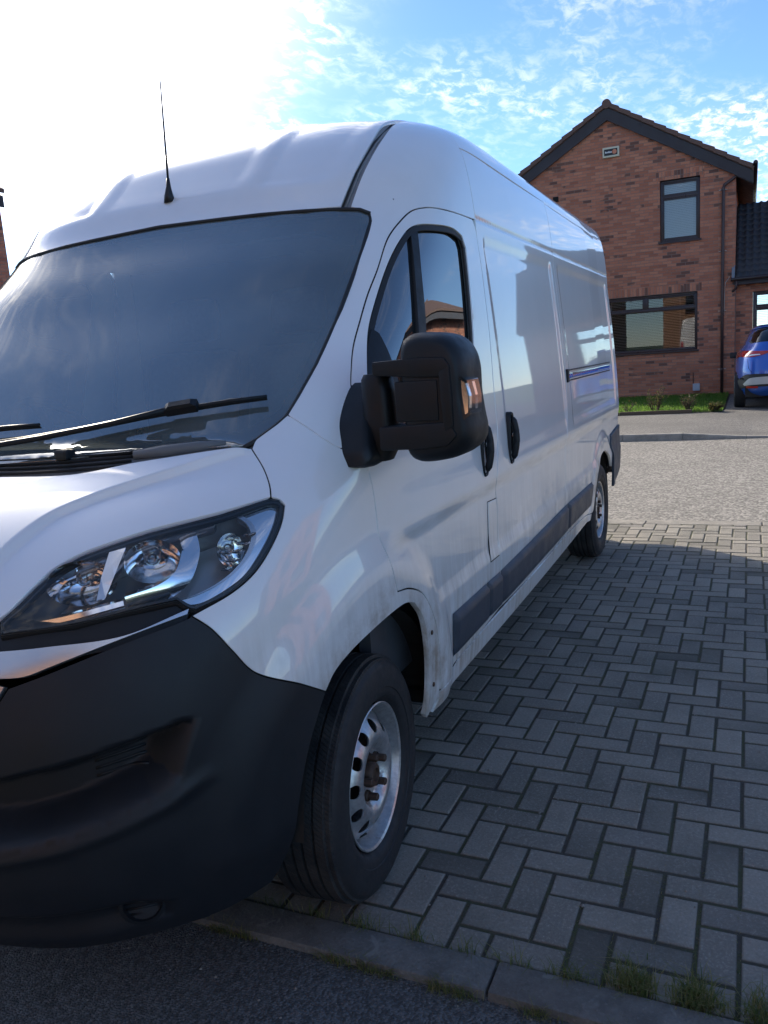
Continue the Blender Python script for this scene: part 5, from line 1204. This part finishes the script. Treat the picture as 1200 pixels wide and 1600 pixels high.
MB().tube([(.02, ly(.66), lz(.47)), (.02, ly(.655), lz(.75))], .010, 6).build('meter_conduit', 'upvc_brown', hA)
py_ = ly(1.32)
pipe = MB().tube([(.06, py_, lz(.10)), (.06, py_, lz(2.6)), (.06, py_+.01, lz(5.02)), (.05, py_+.03, lz(5.10)), (.0, py_+.35, lz(5.30)), (-.05, py_+.66, lz(5.42)), (-.05, py_+.70, lz(5.50))], .038, 12).build('downpipe', 'pipe_brown', hA, smooth=True)
for z_ in (.8, 2.2, 3.6, 5.0): MB().lathe([(lz(z_)-.03, .046), (lz(z_)+.03, .046)], 14, 'z', (.06, py_+.002, 0)).build('pipe_collar', 'pipe_brown', pipe); MB().tube([(.0, py_-.09, lz(z_)), (.06, py_-.05, lz(z_)), (.06, py_+.05, lz(z_)), (0, py_+.09, lz(z_))], .008, 6).build('pipe_bracket', 'cable', pipe)
gy = hw0+.44; MB().tube([(x, gy, lz(5.50)) for x in (-8.6, .10)], .055, 12).build('gutter', 'upvc_brown', hA, smooth=True)
MB().tube([(.03, py_+.16, lz(3.0)), (.05, py_+.15, lz(2.95)), (.05, py_+.07, lz(2.86)), (.02, py_+.05, lz(2.6)), (.015, py_+.045, lz(2.1))], .007, 6).build('wall_cable', 'cable', hA, smooth=True)
# single storey wing with dark tiled lean-to roof
ext = empty('garage_wing', (HX-.20, HY(1.62), HB)); tag(ext, 'single storey brick wing with dark pantile roof behind the blue car', 'building')
EW = 3.9; ez = lz(2.80)
wall_with_holes('front_wall', [(0, 0), (EW, 0), (EW, ez), (0, ez)], [(HY(2.0)-HY(1.62), 2.5, 1.0, lz(2.60)-.0)], 'red_brick', ext)
MB().box((-3.2, EW-.2, 0), (-.22, EW, ez)).build('side_wall', 'red_brick', ext)
window(ext, HY(2.0)-HY(1.62), 2.5, 1.0, lz(2.60), lz(2.22), None, True)
MB().box((.0, -.05, ez-.02), (.25, EW+.1, ez+.14)).build('fascia_board', 'fascia', ext)
MB().tube([(.30, y, ez+.12) for y in (-.12, EW+.1)], .055, 12).build('gutter', 'upvc_brown', ext, smooth=True)
MB().tube([(.30, .02, ez+.08), (.28, .0, ez-.10), (.12, -.12, ez-.22), (.10, -.22, ez-.34)], .034, 10).build('gutter_outlet', 'pipe_brown', ext, smooth=True)
rp = .95; rl = 2.15
MB().prism([(.30, ez+.13), (.30-rl, ez+.13+rl*rp), (.30-rl, ez+.05+rl*rp), (.30, ez+.05)], 'y', -.02, EW+.15).build('roof_deck', 'tile_slate', ext)
gl_ = .23; ct = .175; tm = bpy.data.meshes.new('roof_tile'); V = []; nn = 9
for j in range(nn+1):
    u_ = j/nn; yv = u_*ct*1.04; hh = .030*math.sin(math.pi*min(1, u_/.55))**1.2 if u_ < .55 else -.004*math.sin(math.pi*(u_-.55)/.45)
    for d0, lift_ in ((0., .030), (gl_*1.12, .004)): V.append((-d0/math.hypot(1, rp), yv, d0/math.hypot(1, rp)*rp+hh+lift_))
for j in range(nn+1): V.append((V[2*j][0], V[2*j][1], V[2*j][2]-.022))
tm.from_pydata(V, [], [(2*j, 2*j+2, 2*j+3, 2*j+1) for j in range(nn)]+[(2*(nn+1)+j, 2*(nn+1)+j+1, 2*j+2, 2*j) for j in range(nn)]); tm.materials.append(M['tile_slate']); tm.polygons.foreach_set('use_smooth', [j < nn for j in range(2*nn)])
rows = int(rl*math.hypot(1, rp)/gl_); cols = int((EW+.1)/ct)
for r_ in range(rows+1):
    for c_ in range(cols):
        d = r_*gl_; ob = link(bpy.data.objects.new('roof_tile', tm)); ob.parent = ext; ob.location = (.34-d/math.hypot(1, rp), -.0+c_*ct+random.uniform(-.002, .002), ez+.125+d/math.hypot(1, rp)*rp); ob.rotation_euler = (random.uniform(-.012, .012), random.uniform(-.01, .01), 0)
MB().prism([(.30, ez+.20), (.30-rl, ez+.20+rl*rp), (.30-rl, ez+.38+rl*rp), (.30, ez+.38)], 'y', -.045, -.022).build('lead_flashing', 'lead', ext)
MB().box((.08, -.10, ez+.10), (.34, -.03, ez+.42), .01).build('lead_apron', 'lead', ext)
# other houses round the close (seen past the van and in its reflections)
W4 = lambda: [(-2.2, -.9, 3.3, 4.5, dict(transom=4.15)), (.8, 2.2, 3.3, 4.5, dict(transom=4.15)), (-2.3, .0, .9, 2.2, dict(transom=1.85)), (1.1, 2.05, .0, 2.1, dict(kind='door'))]
house('brick_house', 'dark corner of a brick house at the left edge beyond the van bonnet', (-5.2, -13.30-3.2, .0), 0., 3.2, 5.80, .55, 6.6, W4(), over=.10, group=None, tiles=False)
house('brick_house', 'brick house opposite mirrored in the van flank beyond the blue car', (-21.0, 13.4, .1), 0., 3.4, 5.0, .60, 8.5, W4(), tiles=True)
house('brick_house', 'brick house facing the van side, seen only as its reflection', (-6.0, 16.5, .0), rad(-90), 3.6, 5.0, .58, 8.5, W4(), tiles=False)
house('brick_house', 'sunlit orange brick house behind the camera, mirrored in windows and headlight', (9.5, 1.2, .0), rad(180), 4.2, 5.0, .55, 8.5,
      [(-3.2, -1.6, 3.2, 4.5, dict(transom=4.1)), (1.3, 2.9, 3.2, 4.5, dict(transom=4.1)), (-3.3, -.7, .05, 2.2, dict(kind='door', mat='upvc_brown')), (.9, 3.2, .9, 2.2, dict(transom=1.85))], wall_mat='orange_brick', tiles=False)
house('brick_house', 'orange brick house next to the drive, behind the camera, mirrored in the bonnet', (9.0, -10.5, .0), rad(180), 4.2, 5.0, .55, 8.5, W4(), wall_mat='orange_brick', tiles=False)

# =================================================================== BLUE CAR
CT = np.array([[.26, 1.98, 2.00, .84], [.36, 2.10, 2.12, .885], [.50, 2.16, 2.17, .915], [.72, 2.155, 2.19, .92], [.92, 2.125, 2.12, .908], [1.03, 2.10, 1.75, .892], [1.10, 2.07, 1.20, .868], [1.17, 2.02, 1.05, .825], [1.25, 1.945, .93, .765], [1.35, 1.83, .78, .712], [1.45, 1.70, .62, .668], [1.53, 1.57, .46, .625], [1.59, 1.40, .28, .565], [1.63, 1.18, .08, .47], [1.652, .85, -.15, .33], [1.66, .5, -.3, .15]])
CZ = np.linspace(.26, 1.66, 700); CC = [pchip(CT[:, 0], CT[:, i], CZ) for i in (1, 2, 3)]
def car_ab(z): return [np.interp(z, CZ, c) for c in CC]
def car_F(P):
    x, y, z = P[..., 0], P[..., 1], P[..., 2]; ar, af, b = car_ab(np.clip(z, .26, 1.66)); m0 = -.2
    g = np.where(x > m0, (np.abs(x-m0)/(ar-m0)), (np.abs(x-m0)/np.maximum(af+m0+.4, .1)))
    return g**4+(np.abs(y)/b)**4-1+np.maximum(z-1.66, 0)*40
car = empty('blue_car', (-17.98, 2.565, .105)); tag(car, 'bright blue crossover car parked nose in beside the brick house', 'car')
V = []; rowsz = np.concatenate([np.linspace(.26, 1.5, 46), np.linspace(1.52, 1.66, 18)]); na = 96
for z in rowsz:
    ar, af, b = [float(v) for v in car_ab(z)]
    for k in range(na):
        a = 2*math.pi*k/na; c_, s_ = math.cos(a), math.sin(a); rx = (ar+.2) if c_ > 0 else max(af+.2, .1)
        V.append((-.2+rx*np.sign(c_)*abs(c_)**.5, b*np.sign(s_)*abs(s_)**.5, z))
V = np.array(V); arch = []
Fc = []
for i in range(len(rowsz)-1):
    for k in range(na):
        q = (i*na+k, i*na+(k+1) % na, (i+1)*na+(k+1) % na, (i+1)*na+k); c_ = V[list(q)].mean(0)
        if abs(c_[1]) > .7 and min(math.hypot(c_[0]-1.30, c_[2]-.345), math.hypot(c_[0]+1.35, c_[2]-.345)) < .40: continue
        Fc.append(q)
Fc.append(tuple(range((len(rowsz)-1)*na, len(rowsz)*na)))
mesh('body', V, Fc, 'car_blue', car, smooth=True)
MB().box((-2.0, -.70, .24), (1.95, .70, .60)).build('underbody', 'liner', car); MB().box((-1.0, -.80, .60), (1.9, .80, .62)).build('car_floor', 'liner', car)
DC = basis((1., 0., .12))
def cp(pts): return [tuple(lift(car_F, np.array([[3., y, z]]), np.array([-1., 0, 0]), 4., 200)[0][0]) for y, z in pts]
def cpan(name, pts, mat, off, par=car, sym=False, both=True, **k): return panel(name, cp(pts), mat, par, F=car_F, disp=no_disp, D=DC, off=off, sp=.04, gap=.001, flange=.012, both=both, **k)
mir = lambda L: [(-a, b) for a, b in L]
def cfull(name, half, mat, off, par=car):           # half outline for y < 0, closed by its mirror image
    return panel(name, cp(half+[(-a, b) for a, b in half[::-1]]), mat, par, F=car_F, disp=no_disp, D=DC, off=off, sp=.04, gap=.001, flange=.012, both=False)
cfull('rear_window', [(-.565, 1.305), (-.600, 1.35), (-.545, 1.50), (-.48, 1.545)], 'car_glass', .003)
cfull('window_surround', [(-.60, 1.29), (-.645, 1.34), (-.575, 1.525), (-.50, 1.585)], 'car_cladding', .001)
cfull('roof_spoiler', [(-.60, 1.53), (-.52, 1.60)], 'car_blue', .03)
cfull('bumper_cladding', [(-.845, .345), (-.885, .50), (-.80, .60), (-.70, .685), (-.60, .70), (-.3, .70)], 'car_cladding', .010)
cfull('skid_plate', [(-.70, .47), (-.725, .50), (-.615, .615), (-.55, .63)], 'car_silver', .018)
for s in (-1, 1):
    tl_ = [(-.865, 1.01), (-.875, 1.085), (-.83, 1.135), (-.72, 1.155), (-.48, 1.14), (-.25, 1.135), (-.25, 1.11), (-.42, 1.06), (-.62, 1.03)]
    P3 = cp([(s*-a, b) for a, b in tl_] if s > 0 else tl_)
    tlo = panel('tail_light', P3, 'red_lens', car, F=car_F, disp=no_disp, D=DC, off=.012, sp=.03, gap=.0, flange=.014, both=False)
    w3 = [(-.66, 1.043), (-.60, 1.07), (-.44, 1.08), (-.42, 1.063)]
    panel('reverse_lamp', cp([(s*-a, b) for a, b in w3] if s > 0 else w3), 'decal_white', tlo, F=car_F, disp=no_disp, D=DC, off=.016, sp=.03, gap=.0, flange=0, both=False)
    rf_ = [(-.665, .425), (-.665, .462), (-.46, .462), (-.46, .430)]
    panel('rear_reflector', cp([(s*-a, b) for a, b in rf_] if s > 0 else rf_), 'red_lens', car, F=car_F, disp=no_disp, D=DC, off=.020, sp=.03, gap=.0, flange=.01, both=False)
    # shut line of the tailgate
    P_ = np.array(cp([(s*.66, 1.08), (s*.655, .95), (s*.64, .82), (s*.58, .735)])); P_[:, 0] += .001; MB().tube(P_, .004, 5).build('tailgate_gap', 'gap_dark', car, smooth=True)
    P_ = np.array(cp([(s*.25, 1.0), (s*.42, .88), (s*.5, .84)])); 
    MB().box((-.30, s*.93-.10, .98), (-.15, s*.93+.10, 1.11), .03).build('door_mirror', 'car_cladding', car, angle=50)
MB().box((2.10, -.26, .86), (2.135, .26, .97), .004).build('number_plate', 'cream_plastic', car)
cw = empty('wheel'); cw.parent = car; cw.location = (1.30, -.80, .345)
MB().lathe([(-.09, .22), (-.11, .26), (-.112, .31), (-.095, .338), (-.06, .345), (.06, .345), (.095, .338), (.112, .31), (.11, .26), (.09, .22)], 48, 'y').build('tyre', 'tyre', cw, angle=40)
MB().lathe([(.09, .225), (.08, .21), (.05, .19), (.055, .06), (.06, 0.)], 32, 'y').build('rim', 'rim', cw, angle=40); MB().lathe([(-.06, .22), (-.05, 0.)], 32, 'y').build('wheel_back', 'liner', cw)
for x, y in ((1.30, .80), (-1.35, -.80), (-1.35, .80)): c2 = copy_tree(cw, car); c2.location = (x, y, .345); c2.rotation_euler = (0, 0, math.pi if y < 0 else 0)
cw.rotation_euler = (0, 0, math.pi)

# =================================================================== PLANTS
def blades(n, fx_, mat, name, hmin, hmax, wid, lean=.4, parent=None):
    V = []; Fc = []
    for i in range(n):
        x, y, z = fx_(); h = random.uniform(hmin, hmax); a = random.uniform(0, 6.283); l = random.uniform(0, lean)*h; w = wid*random.uniform(.6, 1.2); b = len(V)
        dx, dy = math.cos(a), math.sin(a); px, py2 = -dy*w, dx*w
        V += [(x-px, y-py2, z), (x+px, y+py2, z), (x+dx*l*.45-px*.7, y+dy*l*.45-py2*.7, z+h*.6), (x+dx*l*.45+px*.7, y+dy*l*.45+py2*.7, z+h*.6), (x+dx*l*1.3, y+dy*l*1.3, z+h*(1-.25*l/max(h, 1e-6)))]
        Fc += [(b, b+1, b+3, b+2), (b+2, b+3, b+4)]
    return mesh(name, V, Fc, mat, parent)
mesh('lawn_soil', [(-15.62, -9, .112), (-21.28, -9, .112), (-21.28, 1.46, .112), (-15.62, 1.46, .112)], [(0, 3, 2, 1)], 'ground_grass')['kind'] = 'structure'
o = blades(26000, lambda: (random.uniform(-21.25, -15.66), random.uniform(-3.2, 1.46), .11), 'lawn_grass', 'lawn', .03, .085, .006, .7); o['kind'] = 'stuff'
le = empty('lawn_edging', (-15.60, 0, .09)); tag(le, 'low dark timber edging along the front of the small lawn', 'edging')
for k in range(5): MB().box((-.025, -6.2+1.42*k, -.05), (.025, -6.2+1.42*k+1.41, .085-.006*(k % 2)), .006).build('edging_board', 'bark', le)
def bush(loc, h, n, seed, label, leafy):
    rnd = random.Random(seed); b = empty('shrub', loc); tag(b, label, 'shrub'); st = MB(); lv = ([], [])
    def leaf(p, sz):
        a = rnd.uniform(0, 6.28); t = rnd.uniform(-.6, .8); d = Vector((math.cos(a)*math.cos(t), math.sin(a)*math.cos(t), math.sin(t))); q = d.cross(Vector((0, 0, 1))).normalized()*sz*.4; k = len(lv[0]); p = Vector(p)
        lv[0].extend([p, p+d*sz*.5+q, p+d*sz, p+d*sz*.5-q]); lv[1].append((k, k+1, k+2, k+3))
    for i in range(n):
        a = rnd.uniform(0, 6.28); l = h*rnd.uniform(.55, 1.05); sp_ = rnd.uniform(.15, .55)
        P_ = [Vector((0, 0, -.02))+Vector((math.cos(a), math.sin(a), 0))*rnd.uniform(0, .05)]
        for k in range(5): P_.append(P_[-1]+Vector((math.cos(a)*sp_, math.sin(a)*sp_, 1.)).normalized()*l/5+Vector((rnd.uniform(-.03, .03), rnd.uniform(-.03, .03), 0)))
        st.tube(P_, [.009, .008, .007, .006, .004, .003], 5)
        for k in range(2, 6):
            for m_ in range(rnd.randint(1, 3)):
                d = Vector((rnd.uniform(-1, 1), rnd.uniform(-1, 1), rnd.uniform(.1, 1))).normalized()*rnd.uniform(.05, .14); st.tube([P_[k], P_[k]+d*.6, P_[k]+d], [.004, .003, .002], 4)
                for q in range(leafy): leaf(P_[k]+d*rnd.uniform(.3, 1.), rnd.uniform(.025, .05))
    st.build('stem', 'bark', b, smooth=True); mesh('leaf', lv[0], lv[1], 'bush_leaf', b)['kind'] = 'stuff'; return b
bush((-16.1, .14, .11), .50, 13, 3, 'leafy rose bush with bare lower stems on the lawn edge under the wide window', 4)
bush((-15.95, .80, .11), .33, 15, 5, 'low twiggy bare shrub on the lawn edge below the grey meter box', 2)
bush((-16.0, -.42, .11), .26, 5, 9, 'tiny sparse shrub on the lawn edge close to the van tail', 1)
bush((-15.75, 1.30, .11), .14, 16, 12, 'small dark green clump at the lawn corner next to the blue car', 6)
def wspot():
    while True:
        y = random.uniform(.6, 2.9); 
        if random.random() < .10+.90*float(sstep(1.35, 2.0, np.array(y))): break
    c = round(y*7+math.sin(y*9)*.4)/7.; y = c+random.gauss(0, .028); return (EDGE_X0-.006+random.gauss(-.006, .010)-abs(random.gauss(0, .035))*(y > 1.65), y, GZ-.006)
def wspot2():
    c = random.choice([.62, .70, .98, 1.06, 1.12, 1.27, 1.33, 1.52, 1.70, 1.95, 2.2]); return (EDGE_X1+random.gauss(.006, .007), c+random.gauss(0, .022), GZ-.012)
def wspot3():
    y = random.choice([PY0+G*k for k in range(0, 13)])+random.gauss(0, .004); x = random.uniform(-.35, .16); return (x, y, GZ-.008)
V_ = [blades(5200, wspot, 'weed_grass', 'weeds', .012, .060, .0012, 1.3), blades(1100, wspot2, 'weed_grass', 'weeds', .010, .040, .0010, 1.4), blades(900, wspot3, 'weed_grass', 'weeds', .004, .014, .0010, 1.4)]
for o in V_: o['kind'] = 'stuff'; tag(o, 'short grass and weeds growing along the concrete edging', 'grass')
# small loose stones on the tarmac and in the paving
grit = MB()
for i in range(420):
    x, y = (random.uniform(.30, 1.3), random.uniform(-.2, 2.6)) if i < 330 else (random.uniform(-1.5, .15), random.uniform(1.05, 2.4)); r = abs(random.gauss(.0022, .0015))+.001
    V = [(x+r*math.cos(a)*random.uniform(.7, 1.2), y+r*math.sin(a)*random.uniform(.7, 1.2), (GZ-.012 if i < 330 else GZ)) for a in np.linspace(0, 6.283, 6)[:-1]]; V.append((x, y, (GZ-.012 if i < 330 else GZ)+r*.8)); grit.add(V, [(k, (k+1) % 5, 5) for k in range(5)])
tag(grit.build('grit', 'decal_white' if False else 'kerb_concrete', None), 'loose pale stone chips scattered on tarmac and paving', 'gravel', kind='stuff')
